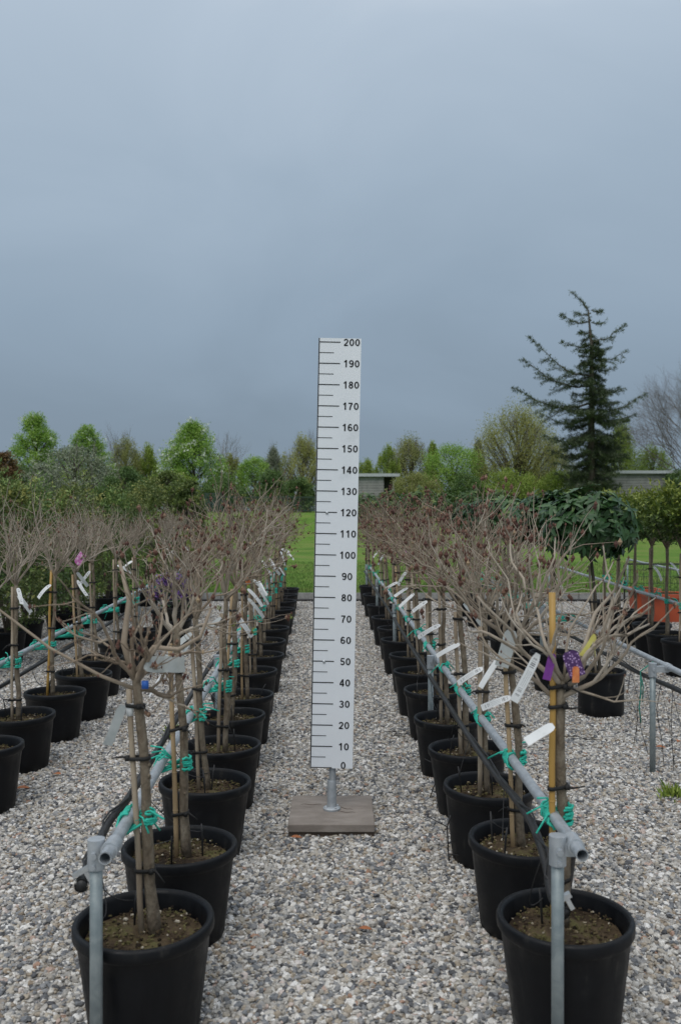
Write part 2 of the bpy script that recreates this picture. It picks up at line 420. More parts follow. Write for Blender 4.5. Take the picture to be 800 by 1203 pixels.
def make_print_tag():
    """white tag with rows of small print and a barcode block, laid out by the strip's own UVs"""
    m, n, b = nodes_of("printed_white_tag")
    uv = n.nodes.new("ShaderNodeUVMap"); uv.uv_map = "UVMap"
    sep = n.nodes.new("ShaderNodeSeparateXYZ")
    n.links.new(uv.outputs[0], sep.inputs[0])
    def math_(op, a, bb=None):
        k = n.nodes.new("ShaderNodeMath"); k.operation = op
        for i, x in enumerate((a, bb)):
            if x is None: continue
            if isinstance(x, (int, float)): k.inputs[i].default_value = x
            else: n.links.new(x, k.inputs[i])
        return k.outputs[0]
    u, v = sep.outputs["X"], sep.outputs["Y"]
    wn = n.nodes.new("ShaderNodeTexWhiteNoise"); wn.noise_dimensions = '1D'
    n.links.new(math_('FLOOR', math_('MULTIPLY', u, 150.0)), wn.inputs["W"])
    bars = math_('GREATER_THAN', wn.outputs["Value"], 0.5)
    inb = math_('MULTIPLY', math_('MULTIPLY', math_('GREATER_THAN', u, 0.10), math_('LESS_THAN', u, 0.30)),
                math_('MULTIPLY', math_('GREATER_THAN', v, 0.25), math_('LESS_THAN', v, 0.78)))
    inb2 = math_('MULTIPLY', math_('MULTIPLY', math_('GREATER_THAN', u, 0.72), math_('LESS_THAN', u, 0.88)),
                 math_('MULTIPLY', math_('GREATER_THAN', v, 0.25), math_('LESS_THAN', v, 0.75)))
    nz = n.nodes.new("ShaderNodeTexNoise"); nz.inputs["Scale"].default_value = 55
    n.links.new(uv.outputs[0], nz.inputs["Vector"])
    line = math_('GREATER_THAN', math_('SINE', math_('MULTIPLY', v, 30.0)), 0.35)
    txt = math_('MULTIPLY', math_('MULTIPLY', line, math_('GREATER_THAN', nz.outputs["Fac"], 0.5)),
                math_('MULTIPLY', math_('MULTIPLY', math_('GREATER_THAN', u, 0.36), math_('LESS_THAN', u, 0.68)),
                      math_('MULTIPLY', math_('GREATER_THAN', v, 0.15), math_('LESS_THAN', v, 0.85))))
    tot = math_('MINIMUM', math_('ADD', math_('ADD', math_('MULTIPLY', bars, inb), math_('MULTIPLY', bars, inb2)), math_('MULTIPLY', txt, 0.6)), 1.0)
    mx = n.nodes.new("ShaderNodeMix"); mx.data_type = 'RGBA'
    n.links.new(tot, mx.inputs["Factor"])
    mx.inputs[6].default_value = (0.72, 0.73, 0.73, 1)
    mx.inputs[7].default_value = (0.12, 0.12, 0.13, 1)
    n.links.new(mx.outputs[2], b.inputs["Base Color"])
    b.inputs["Roughness"].default_value = 0.45
    return m
M['tag_print'] = make_print_tag()

def make_dotted_tag():
    m, n, b = nodes_of("purple_dotted_tag")
    tc = n.nodes.new("ShaderNodeTexCoord")
    vo = n.nodes.new("ShaderNodeTexVoronoi"); vo.inputs["Scale"].default_value = 140
    n.links.new(tc.outputs["Object"], vo.inputs["Vector"])
    r = ramp_node(n, [(0.0, (0.6, 0.5, 0.65)), (0.28, (0.4, 0.25, 0.5)), (0.4, (0.08, 0.03, 0.13)), (1.0, (0.06, 0.02, 0.1))])
    n.links.new(vo.outputs["Distance"], r.inputs[0])
    n.links.new(r.outputs[0], b.inputs["Base Color"])
    b.inputs["Roughness"].default_value = 0.45
    return m
M['tag_dots'] = make_dotted_tag()

def make_cladding():
    """weathered horizontal boards: stains and dark joints every 18 cm"""
    m, n, b = nodes_of("weathered_cladding")
    tc = n.nodes.new("ShaderNodeTexCoord")
    br = n.nodes.new("ShaderNodeTexBrick")
    br.offset = 0.37; br.inputs["Scale"].default_value = 1.0
    br.inputs["Brick Width"].default_value = 2.6; br.inputs["Row Height"].default_value = 0.17
    br.inputs["Mortar Size"].default_value = 0.010
    br.inputs["Color1"].default_value = (0.34, 0.335, 0.33, 1); br.inputs["Color2"].default_value = (0.26, 0.255, 0.25, 1)
    br.inputs["Mortar"].default_value = (0.09, 0.088, 0.085, 1)
    mp = n.nodes.new("ShaderNodeMapping"); mp.inputs["Rotation"].default_value = (math.radians(-90), 0, 0)
    n.links.new(tc.outputs["Object"], mp.inputs[0]); n.links.new(mp.outputs[0], br.inputs["Vector"])
    nz = n.nodes.new("ShaderNodeTexNoise"); nz.inputs["Scale"].default_value = 3; nz.inputs["Detail"].default_value = 6
    n.links.new(tc.outputs["Object"], nz.inputs["Vector"])
    r = ramp_node(n, [(0.3, (0.75, 0.75, 0.75)), (0.7, (1.15, 1.13, 1.1))])
    n.links.new(nz.outputs["Fac"], r.inputs[0])
    mx = n.nodes.new("ShaderNodeMix"); mx.data_type = 'RGBA'; mx.blend_type = 'MULTIPLY'
    mx.inputs["Factor"].default_value = 1.0
    n.links.new(br.outputs["Color"], mx.inputs[6]); n.links.new(r.outputs[0], mx.inputs[7])
    n.links.new(mx.outputs[2], b.inputs["Base Color"])
    b.inputs["Roughness"].default_value = 0.85
    return m
M['cladding'] = make_cladding()

# ground materials
def make_grass_ground():
    m, n, b = nodes_of("lawn_turf")
    tc = n.nodes.new("ShaderNodeTexCoord")
    n1 = n.nodes.new("ShaderNodeTexNoise"); n1.inputs["Scale"].default_value = 0.55; n1.inputs["Detail"].default_value = 8; n1.inputs["Roughness"].default_value = 0.65
    n2 = n.nodes.new("ShaderNodeTexNoise"); n2.inputs["Scale"].default_value = 26; n2.inputs["Detail"].default_value = 5
    for k in (n1, n2): n.links.new(tc.outputs["Object"], k.inputs["Vector"])
    r1 = ramp_node(n, [(0.3, (0.075, 0.155, 0.024)), (0.46, (0.115, 0.215, 0.034)), (0.58, (0.165, 0.225, 0.055)), (0.72, (0.185, 0.21, 0.075))])
    r2 = ramp_node(n, [(0.3, (0.55, 0.6, 0.5)), (0.7, (1.25, 1.2, 1.1))])
    n.links.new(n1.outputs["Fac"], r1.inputs[0]); n.links.new(n2.outputs["Fac"], r2.inputs[0])
    mx = n.nodes.new("ShaderNodeMix"); mx.data_type = 'RGBA'; mx.blend_type = 'MULTIPLY'; mx.inputs["Factor"].default_value = 1
    n.links.new(r1.outputs[0], mx.inputs[6]); n.links.new(r2.outputs[0], mx.inputs[7])
    n.links.new(mx.outputs[2], b.inputs["Base Color"])
    b.inputs["Roughness"].default_value = 0.9; b.inputs["Specular IOR Level"].default_value = 0.15
    bp = n.nodes.new("ShaderNodeBump"); bp.inputs["Strength"].default_value = 0.8; bp.inputs["Distance"].default_value = 0.04
    n.links.new(n2.outputs["Fac"], bp.inputs["Height"]); n.links.new(bp.outputs[0], b.inputs["Normal"])
    return m

STONES = [(0.00, (0.075, 0.075, 0.08)), (0.05, (0.135, 0.14, 0.15)), (0.15, (0.215, 0.225, 0.24)), (0.26, (0.295, 0.295, 0.295)), (0.36, (0.38, 0.355, 0.315)),
          (0.45, (0.46, 0.41, 0.335)), (0.53, (0.26, 0.205, 0.15)), (0.58, (0.385, 0.375, 0.355)), (0.68, (0.5, 0.475, 0.435)), (0.80, (0.59, 0.575, 0.54)), (0.90, (0.70, 0.68, 0.645)), (0.96, (0.78, 0.775, 0.76)), (1.0, (0.35, 0.2, 0.13))]

def make_gravel_bed():
    m, n, b = nodes_of("gravel_bed")
    tc = n.nodes.new("ShaderNodeTexCoord")
    vo = n.nodes.new("ShaderNodeTexVoronoi"); vo.inputs["Scale"].default_value = 62; vo.inputs["Randomness"].default_value = 1.0
    n.links.new(tc.outputs["Object"], vo.inputs["Vector"])
    sp = n.nodes.new("ShaderNodeSeparateColor")
    n.links.new(vo.outputs["Color"], sp.inputs[0])
    r = ramp_node(n, STONES)
    n.links.new(sp.outputs[0], r.inputs[0])
    n.links.new(r.outputs[0], b.inputs["Base Color"])
    b.inputs["Roughness"].default_value = 0.85
    bp = n.nodes.new("ShaderNodeBump"); bp.inputs["Strength"].default_value = 1.0; bp.inputs["Distance"].default_value = 0.012; bp.invert = True
    n.links.new(vo.outputs["Distance"], bp.inputs["Height"]); n.links.new(bp.outputs[0], b.inputs["Normal"])
    return m

def make_stone():
    m, n, b = nodes_of("gravel_stone")
    oi = n.nodes.new("ShaderNodeObjectInfo")
    tc = n.nodes.new("ShaderNodeTexCoord")
    nz = n.nodes.new("ShaderNodeTexNoise"); nz.inputs["Scale"].default_value = 1.6; nz.inputs["Detail"].default_value = 6
    n.links.new(tc.outputs["Object"], nz.inputs["Vector"])
    r = ramp_node(n, STONES)
    n.links.new(oi.outputs["Random"], r.inputs[0])
    r2 = ramp_node(n, [(0.3, (0.72, 0.72, 0.73)), (0.7, (1.12, 1.1, 1.07))])
    n.links.new(nz.outputs["Fac"], r2.inputs[0])
    mx = n.nodes.new("ShaderNodeMix"); mx.data_type = 'RGBA'; mx.blend_type = 'MULTIPLY'; mx.inputs["Factor"].default_value = 1
    n.links.new(r.outputs[0], mx.inputs[6]); n.links.new(r2.outputs[0], mx.inputs[7])
    n.links.new(mx.outputs[2], b.inputs["Base Color"])
    b.inputs["Roughness"].default_value = 0.72
    b.inputs["Specular IOR Level"].default_value = 0.3
    return m

# ------------------------------------------------------------------ ground
KERB_Y = 15.0
BANK = [(-60, 0.0), (46, 0.0), (47.5, 0.25), (50, 1.1), (52, 1.42), (60, 1.45), (120, 1.6), (900, 2.0)]

def ground_z(y):
    for (a, za), (b, zb) in zip(BANK, BANK[1:]):
        if a <= y <= b: return za + (zb - za) * (y - a) / (b - a)
    return 0.0

gm = MB()
xs = [-900, -120, -60, -30, -15, 0, 15, 30, 60, 120, 900]
ys = [-60, 0, 15, 30, 46, 47.5, 50, 52, 60, 120, 900]
gv = [(x, y, ground_z(y)) for y in ys for x in xs]
gf = [(j * len(xs) + i, j * len(xs) + i + 1, (j + 1) * len(xs) + i + 1, (j + 1) * len(xs) + i) for j in range(len(ys) - 1) for i in range(len(xs) - 1)]
gm.add(gv, gf)
tag(gm.build("lawn", make_grass_ground()), kind="structure")

gb = MB()
gb.add([(-14, -4, 0.004), (14, -4, 0.004), (14, KERB_Y, 0.004), (-14, KERB_Y, 0.004)], [(0, 1, 2, 3)])
tag(gb.build("gravel_ground", make_gravel_bed()), kind="structure")

def gravel_points():
    rs = np.random.RandomState(3)
    pts = []
    y0 = 1.6
    while y0 < KERB_Y - 0.05:
        y1 = min(y0 + 0.5, KERB_Y - 0.05)
        hw = 0.40 * y1 + 0.35
        dens = 5600 if y1 < 6 else (3900 if y1 < 9 else 2700)
        k = int(dens * (y1 - y0) * 2 * hw)
        p = np.empty((k, 3)); p[:, 0] = rs.uniform(-hw, hw, k); p[:, 1] = rs.uniform(y0, y1, k); p[:, 2] = rs.uniform(0.004, 0.011, k)
        pts.append(p)
        y0 = y1
    return np.concatenate(pts)

def build_gravel():
    P = gravel_points()
    me = bpy.data.meshes.new("gravel")
    me.vertices.add(len(P))
    me.vertices.foreach_set("co", P.astype(np.float32).reshape(-1))
    me.update()
    o = link("gravel", me)
    tag(o, kind="stuff")
    stone = make_stone()
    ng = bpy.data.node_groups.new("gravel_stones", 'GeometryNodeTree')
    ng.interface.new_socket("Geometry", in_out='INPUT', socket_type='NodeSocketGeometry')
    ng.interface.new_socket("Geometry", in_out='OUTPUT', socket_type='NodeSocketGeometry')
    N = ng.nodes.new; K = ng.links.new
    gi = N("NodeGroupInput"); go = N("NodeGroupOutput")
    g2i = N("GeometryNodeGeometryToInstance")
    for v in range(9):
        ico = N("GeometryNodeMeshIcoSphere"); ico.inputs["Radius"].default_value = 1.0; ico.inputs["Subdivisions"].default_value = 2
        pos = N("GeometryNodeInputPosition")
        nz = N("ShaderNodeTexNoise"); nz.noise_dimensions = '4D'; nz.inputs["W"].default_value = v * 7.3; nz.inputs["Scale"].default_value = 1.15; nz.inputs["Detail"].default_value = 2.0
        K(pos.outputs[0], nz.inputs["Vector"])
        sub = N("ShaderNodeVectorMath"); sub.operation = 'SUBTRACT'; sub.inputs[1].default_value = (0.5, 0.5, 0.5)
        K(nz.outputs["Color"], sub.inputs[0])
        sc = N("ShaderNodeVectorMath"); sc.operation = 'SCALE'; sc.inputs["Scale"].default_value = 2.1
        K(sub.outputs[0], sc.inputs[0])
        sp = N("GeometryNodeSetPosition")
        K(ico.outputs["Mesh"], sp.inputs["Geometry"]); K(sc.outputs[0], sp.inputs["Offset"])
        tr = N("GeometryNodeTransform"); 
        tr.inputs["Scale"].default_value = [(1, 0.8, 0.6), (1.1, 0.9, 0.7), (0.9, 0.9, 0.75), (1.25, 0.75, 0.55), (1, 1, 0.55), (1.15, 0.7, 0.7), (0.85, 0.8, 0.8), (1.3, 0.9, 0.5), (1, 0.72, 0.64)][v]
        K(sp.outputs[0], tr.inputs["Geometry"])
        sm = N("GeometryNodeSetMaterial"); sm.inputs["Material"].default_value = stone
        ss = N("GeometryNodeSetShadeSmooth"); ss.inputs["Shade Smooth"].default_value = v % 3 == 0
        K(tr.outputs[0], ss.inputs[0]); K(ss.outputs[0], sm.inputs["Geometry"])
        K(sm.outputs[0], g2i.inputs[0])
    m2p = N("GeometryNodeMeshToPoints")
    K(gi.outputs[0], m2p.inputs["Mesh"])
    iop = N("GeometryNodeInstanceOnPoints")
    K(m2p.outputs[0], iop.inputs["Points"]); K(g2i.outputs[0], iop.inputs["Instance"])
    iop.inputs["Pick Instance"].default_value = True
    ri = N("FunctionNodeRandomValue"); ri.data_type = 'INT'
    for s in ri.inputs:
        if s.name == "Min" and s.type == 'INT': s.default_value = 0
        if s.name == "Max" and s.type == 'INT': s.default_value = 8
    K([s for s in ri.outputs if s.type == 'INT'][0], iop.inputs["Instance Index"])
    rr = N("FunctionNodeRandomValue"); rr.data_type = 'FLOAT_VECTOR'
    vi = [s for s in rr.inputs if s.type == 'VECTOR']
    vi[0].default_value = (-0.5, -0.5, 0.0); vi[1].default_value = (0.5, 0.5, 6.283)
    K([s for s in rr.outputs if s.type == 'VECTOR'][0], iop.inputs["Rotation"])
    rf = N("FunctionNodeRandomValue"); rf.data_type = 'FLOAT'
    fi = [s for s in rf.inputs if s.type == 'VALUE']
    fi[0].default_value = 0.0; fi[1].default_value = 1.0
    pw = N("ShaderNodeMath"); pw.operation = 'POWER'; pw.inputs[1].default_value = 2.0
    K([s for s in rf.outputs if s.type == 'VALUE'][0], pw.inputs[0])
    mr = N("ShaderNodeMapRange"); mr.inputs["To Min"].default_value = 0.0054; mr.inputs["To Max"].default_value = 0.0140
    K(pw.outputs[0], mr.inputs["Value"])
    K(mr.outputs[0], iop.inputs["Scale"])
    K(iop.outputs[0], go.inputs[0])
    md = o.modifiers.new("stones", 'NODES'); md.node_group = ng
    me.materials.append(stone)
    return o
build_gravel()

# kerb between gravel and lawn
kb = MB()
x = -13.0
while x < 13:
    kb.box((x + 0.495, KERB_Y + 0.03, 0.05), (0.985, 0.06, 0.12), tone=0.5); x += 1.0
shade_by_angle(tag(kb.build("kerb", M['concrete']), kind="structure"), 30)

# lawn grass blades on the strip that shows as blades
def grass_blades():
    rs = np.random.RandomState(11)
    n = 60000
    y = KERB_Y + 0.07 + 11 * rs.uniform(0, 1, n) ** 1.6
    x = rs.uniform(-1, 1, n) * (0.42 * y)
    P = np.stack([x, y, np.zeros(n)], 1)
    D = np.stack([rs.normal(0, .35, n), rs.normal(0, .35, n), np.ones(n)], 1)
    Nn = np.stack([rs.normal(0, 1, n), rs.normal(0, 1, n), np.zeros(n)], 1)
    edge = np.clip(1.6 - (y - KERB_Y) * 1.5, 1, 1.6)
    L = rs.uniform(.03, .065, n) * edge
    return tri_leaves("lawn_grass", P, D, Nn, L, rs.uniform(.006, .012, n), rs.uniform(0, 1, n), tone_mat("grass_blade", [(0, (0.055, 0.12, 0.02)), (0.5, (0.105, 0.19, 0.036)), (1, (0.19, 0.24, 0.08))], rough=0.7, trans=0.3), 0.1, 0.2)
tag(link("lawn_grass", grass_blades()), kind="stuff")

# ------------------------------------------------------------------ background: fence, sheds, trees
def fence():
    y = 53.0; gz = ground_z(y)
    x0, x1 = at(236, 0, y)[0], at(440, 0, y)[0]
    root = empty("mesh_fence", ((x0 + x1) / 2, y, gz))
    tag(root, "low dark green fence along the far edge of the lawn", "fence")
    w = (x1 - x0) / 2
    p = MB()
    p.box((0, 0, 0.93), (2 * w, 0.05, 0.05)); p.box((0, 0, 0.12), (2 * w, 0.04, 0.05))
    k = -w
    while k < w:
        p.box((k, 0, 0.52), (0.03, 0.02, 0.78)); k += 0.13
    p.build("panel", M['fence'], root, smooth=False)
    k = -w
    while k <= w + 0.01:
        q = MB(); q.box((k, -0.06, 0.52), (0.09, 0.06, 1.04)); q.build("post", M['fence'], root, smooth=False)
        k += 2 * w / 4
    gx = at(252, 0, y)[0] - (x0 + x1) / 2
    g = MB()
    for s in (-1, 1): g.box((gx + s * 0.5, -0.14, 0.6), (0.07, 0.06, 1.2))
    for z in (0.1, 0.6, 1.14): g.box((gx, -0.14, z), (0.93, 0.05, 0.06))
    k = -0.42
    while k < 0.45: g.box((gx + k, -0.14, 0.6), (0.05, 0.025, 1.0)); k += 0.105
    g.build("gate", M['fence'], root, smooth=False)
fence()

def shed(x0, x1, y, top_py, label, recess_w):
    gz = ground_z(y)
    zt = at(0, top_py, y)[1] - gz
    root = empty("wooden_shed", ((x0 + x1) / 2, y, gz))
    tag(root, label, "shed")
    w = x1 - x0; d = 3.0; hw = w / 2; h = zt - 0.2
    a = MB(); a.box((-recess_w / 2, d / 2, h / 2), (w - recess_w, d, h)); a.build("wall", M['cladding'], root, smooth=False)
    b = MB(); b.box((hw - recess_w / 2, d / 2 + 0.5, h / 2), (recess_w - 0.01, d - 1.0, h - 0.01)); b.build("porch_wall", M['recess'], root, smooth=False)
    c = MB(); c.box((0.1, d / 2, h + 0.07), (w + 0.35, d + 0.4, 0.13))
    r = c.build("roof", M['roof_felt'], root, smooth=False)
    e = MB(); e.box((0.1, -0.215, h + 0.085), (w + 0.37, 0.02, 0.19)); e.box((hw + 0.285, d / 2, h + 0.085), (0.02, d + 0.38, 0.19))
    e.build("fascia", M['roof_edge'], r, smooth=False)
    for s in (-1, 1):
        q = MB(); q.box((hw - 0.1, -0.02 + 0.03 * s, h / 2), (0.1, 0.02, h - 0.02)); 
    q.build("porch_post", M['cladding'], root, smooth=False)
shed(at(377, 0, 56)[0], at(464, 0, 56)[0], 56, 556, "grey timber shed with flat roof partly hidden by the measuring board", 0.7)
shed(at(680, 0, 57)[0], at(792, 0, 57)[0], 57, 552.5, "grey boarded shed with pale flat roof behind the tall cedar", 0.6)
shed(at(14, 0, 58)[0], at(48, 0, 58)[0], 58, 553, "small shed roof showing over the shrubs below the first blossoming tree", 0.4)

def limbs(mb, base, d, L, r, level, maxlev, rg, spread=0.6, up=0.25, nseg=5, kids=(2, 4), n=5, tips=None, wob=0.16, lenf=(0.5, 0.8), tone=0.5, tmin=0.3):
    p = Vector(base); d = Vector(d).normalized()
    pts = [p.copy()]; ds = []
    for i in range(nseg):
        d = (d + Vector((rg.gauss(0, wob), rg.gauss(0, wob), rg.gauss(0, wob) + up * 0.3))).normalized()
        p = p + d * (L / nseg)
        pts.append(p.copy()); ds.append(d.copy())
    rend = r * (0.55 if level < maxlev else 0.4)
    mb.tube(pts, [r + (rend - r) * i / nseg for i in range(nseg + 1)], n=n, cap=level == 0, tone=min(1, max(0, tone + rg.gauss(0, 0.16))))
    if tips is not None and level == maxlev: tips.append((pts[-1], ds[-1]))
    if level < maxlev:
        k = rg.randint(*kids)
        for j in range(k):
            t = tmin + (1 - tmin) * (j + rg.random() * 0.8) / k
            t = min(t, 1.0)
            i = min(nseg - 1, int(t * nseg))
            q = pts[i].lerp(pts[i + 1], t * nseg - i)
            dd = ds[i]
            o = dd.orthogonal().normalized()
            o = Matrix.Rotation(rg.uniform(0, 2 * math.pi), 3, dd) @ o
            a = spread * rg.uniform(0.6, 1.3)
            nd = dd * math.cos(a) + o * math.sin(a)
            limbs(mb, q, nd, L * rg.uniform(*lenf), rend * rg.uniform(0.75, 1.0), level + 1, maxlev, rg, spread, up, max(3, nseg - 1), kids, max(3, n - 1), tips, wob, lenf, tone, tmin)
        limbs(mb, pts[-1], ds[-1], L * rg.uniform(*lenf), rend, level + 1, maxlev, rg, spread, up, max(3, nseg - 1), kids, max(3, n - 1), tips, wob, lenf, tone, tmin)

def prof_cone(t): return max(0.05, (math.sin(min(1, t * 3.2 + 0.25) * math.pi / 2)) * (1 - t) ** 0.62)
def prof_round(t): return max(0.05, math.sqrt(max(0, 1 - (2 * t - 0.85) ** 2 / 1.33)))
def prof_column(t): return max(0.08, min(1, t * 4 + 0.4) * (1 - t ** 3) ** 0.6)

def foliage_tree(name, label, cat, px, y, top_py, wpx, mat, prof, seed, cb=0.15, nclump=60, per=90, leaf=0.13, clump=0.13, upright=False, blossom=0, group=None, gap=0.0, twigs=0, trunk_mat='bark', base_py=None):
    """tree with trunk, limbs and a crown of leaf clumps spread through its volume"""
    rg = random.Random(seed); rs = np.random.RandomState(seed)
    gz = ground_z(y)
    x = at(px, 0, y)[0]
    H = at(0, top_py, y)[1] - gz
    R = wpx / 2 / F * y
    root = empty(name, (x, y, gz))
    tag(root, label, cat, group)
    tm = MB()
    pts = [Vector((rg.gauss(0, 0.02) * i, rg.gauss(0, 0.02) * i, H * 0.93 * i / 7)) for i in range(8)]
    tm.tube(pts, [0.028 * H * (1 - i / 7.6) + 0.01 for i in range(8)], n=8)
    z0 = cb * H
    cs = []
    for i in range(nclump):
        t = (i + rg.random()) / nclump
        t = t ** 0.9
        pr = prof(t) * R
        an = rg.uniform(0, 2 * math.pi)
        rr = pr * math.sqrt(rg.uniform(0.12, 1.0))
        cs.append((rr * math.cos(an), rr * math.sin(an), z0 + (H - z0) * 0.96 * t))
    for c in cs[:: 2]:
        zs = max(0.12 * H, c[2] - math.hypot(c[0], c[1]) * (1.0 if not upright else 1.7))
        a = Vector((0, 0, zs)); b = Vector(c)
        mid = a.lerp(b, 0.5) + Vector((0, 0, -0.05 * R if not upright else 0.05 * R))
        tm.tube([a, mid, b], [0.011 * H * (1 - c[2] / H * 0.7), 0.007 * H, 0.003 * H], n=4, cap=False)
    tm.build("trunk", M[trunk_mat], root)
    cr = clump * 2 * R
    P = []; D = []; T = []
    for c in cs:
        k = int(per * rg.uniform(0.6, 1.3))
        s = cr * rg.uniform(0.6, 1.25)
        g = np.clip(rs.normal(0, 0.45, (k, 3)), -0.95, 0.95) * s
        if upright: g *= np.array([0.6, 0.6, 1.7])
        else: g *= np.array([1.05, 1.05, 0.75])
        P.append(np.array(c) + g)
        dd = g / (np.linalg.norm(g, axis=1, keepdims=True) + 1e-6) * 0.6 + rs.normal(0, 0.6, (k, 3))
        if upright: dd[:, 2] += 1.2
        D.append(dd)
        T.append(np.clip(rg.uniform(0.25, 0.75) + rs.normal(0, 0.09, k), 0, 1))
    P = np.concatenate(P); D = np.concatenate(D); T = np.concatenate(T)
    n = len(P)
    Nn = rs.normal(0, 0.7, (n, 3)); Nn[:, 2] += 1.0
    me = tri_leaves("crown", P, D, Nn, leaf * rs.uniform(0.7, 1.4, n), leaf * rs.uniform(0.45, 0.75, n), T, M[mat])
    crown = link("crown", me, root)
    if twigs:
        tw = MB()
        for i in range(twigs):
            t = rg.uniform(0.25, 1.0); an = rg.uniform(0, 6.283)
            pr = prof(t) * R * rg.uniform(0.3, 0.95)
            a = Vector((pr * math.cos(an), pr * math.sin(an), z0 + (H - z0) * 0.9 * t))
            d = Vector((math.cos(an) * 0.35 + rg.gauss(0, .2), math.sin(an) * 0.35 + rg.gauss(0, .2), 1))
            limbs(tw, a, d, H * 0.13, 0.02, 0, 1, rg, 0.4, 0.2, 3, (2, 3), 3)
        tw.build("twig_sprays", M['bark_grey'], crown)
    if blossom:
        Pb = []
        for c in cs:
            k = int(blossom * rg.uniform(0.3, 1.6))
            for j in range(k):
                q = np.array(c) + rs.normal(0, 0.5, 3) * cr * np.array([1.1, 1.1, 0.7]) + np.array([0, 0, 0.15 * cr])
                out = np.array([q[0], q[1], 0]) * 2.2; 
                m_ = rg.randint(4, 8)
                Pb.append(q + out * 0.04 + rs.normal(0, 0.07, (m_, 3)))
        Pb = np.concatenate(Pb); n = len(Pb)
        Db = rs.normal(0, 1, (n, 3)); Nb = rs.normal(0, 0.6, (n, 3)); Nb[:, 2] += 1
        link("blossoms", tri_leaves("blossoms", Pb, Db, Nb, rs.uniform(.11, .2, n), rs.uniform(.09, .16, n), rs.uniform(0, 1, n), M['blossom'], 0.1, 0.05), crown)
    return root

# blossoming trees
foliage_tree("blossom_tree", "conical green tree speckled with white blossom, the largest of three such trees", "tree", 228, 58, 496, 116, 'leaf_bright', prof_cone, 21, cb=0.12, nclump=220, per=125, leaf=0.11, clump=0.085, blossom=2.0, group="white blossoming trees")
foliage_tree("blossom_tree", "white flecked bushy tree at the outer end of the treeline over the bronze shrub", "tree", 42, 58, 486, 98, 'leaf_bright', prof_cone, 22, cb=0.15, nclump=165, per=125, leaf=0.11, clump=0.09, blossom=1.2, group="white blossoming trees")
foliage_tree("blossom_tree", "smaller pale blossoming tree rising between grey green bush and bare brown treetops", "tree", 103, 58, 500, 82, 'leaf_bright', prof_cone, 23, cb=0.15, nclump=140, per=120, leaf=0.11, clump=0.09, blossom=1.6, group="white blossoming trees")

def bare_tree(name, label, px, y, top_py, seed, L0=0.34, spread=0.5, maxlev=4, up=0.3, r0=0.018, kids=(2, 3), mat='bark_grey', trunk_h=0.2, nmain=6, group=None):
    rg = random.Random(seed)
    gz = ground_z(y); x = at(px, 0, y)[0]; H = at(0, top_py, y)[1] - gz
    root = empty(name, (x, y, gz)); tag(root, label, "tree", group)
    t = MB(); t.tube([(0, 0, 0), (0.02 * H, 0, trunk_h * H), (0.0, 0.01 * H, 0.5 * H), (0.01 * H, 0, 0.8 * H)], [r0 * H * 1.5, r0 * H * 1.1, r0 * H * 0.6, r0 * H * 0.2], n=8)
    t.build("trunk", M[mat], root)
    c = MB()
    for i in range(nmain):
        f = i / max(1, nmain - 1)
        an = i * 2.4 + rg.random()
        z = H * (trunk_h + 0.45 * f)
        el = 0.5 + 0.6 * f
        d = Vector((math.cos(an) * math.cos(el), math.sin(an) * math.cos(el), math.sin(el)))
        limbs(c, (0.01 * H, 0, z), d, H * L0 * (1 - 0.45 * f), r0 * H * 0.55 * (1 - 0.5 * f), 0, maxlev, rg, spread, up, 5, kids, 5, wob=0.1, lenf=(0.55, 0.78))
    c.build("crown", M[mat], root)
    return root

bare_tree("bare_tree", "tall leafless tree with fine fanning twigs beside the boarded shed", 808, 60, 436, 31, L0=0.33, maxlev=4, nmain=34, kids=(3, 4), r0=0.0075, mat='bark_brown', spread=0.62, up=0.12)
bare_tree("bare_tree", "leafless tree with a thin brown top behind the small blossoming tree", 137, 66, 497, 32, L0=0.3, maxlev=3, nmain=9, kids=(3, 3), r0=0.011, group="bare treetops of the far treeline")
bare_tree("bare_tree", "leafless twiggy tree just behind the largest blossoming tree", 262, 66, 503, 33, L0=0.3, maxlev=3, nmain=9, kids=(3, 3), r0=0.011, group="bare treetops of the far treeline")
bare_tree("bare_tree", "leafless tree with pale twigs whose crown is cut by the edge of the measuring board", 360, 66, 500, 34, L0=0.3, maxlev=3, nmain=9, kids=(3, 3), r0=0.011, group="bare treetops of the far treeline")
bare_tree("bare_tree", "leafless twiggy treetop behind the olive coloured tree over the shed porch", 483, 68, 512, 35, L0=0.3, maxlev=3, nmain=8, kids=(3, 3), r0=0.011, group="bare treetops of the far treeline")

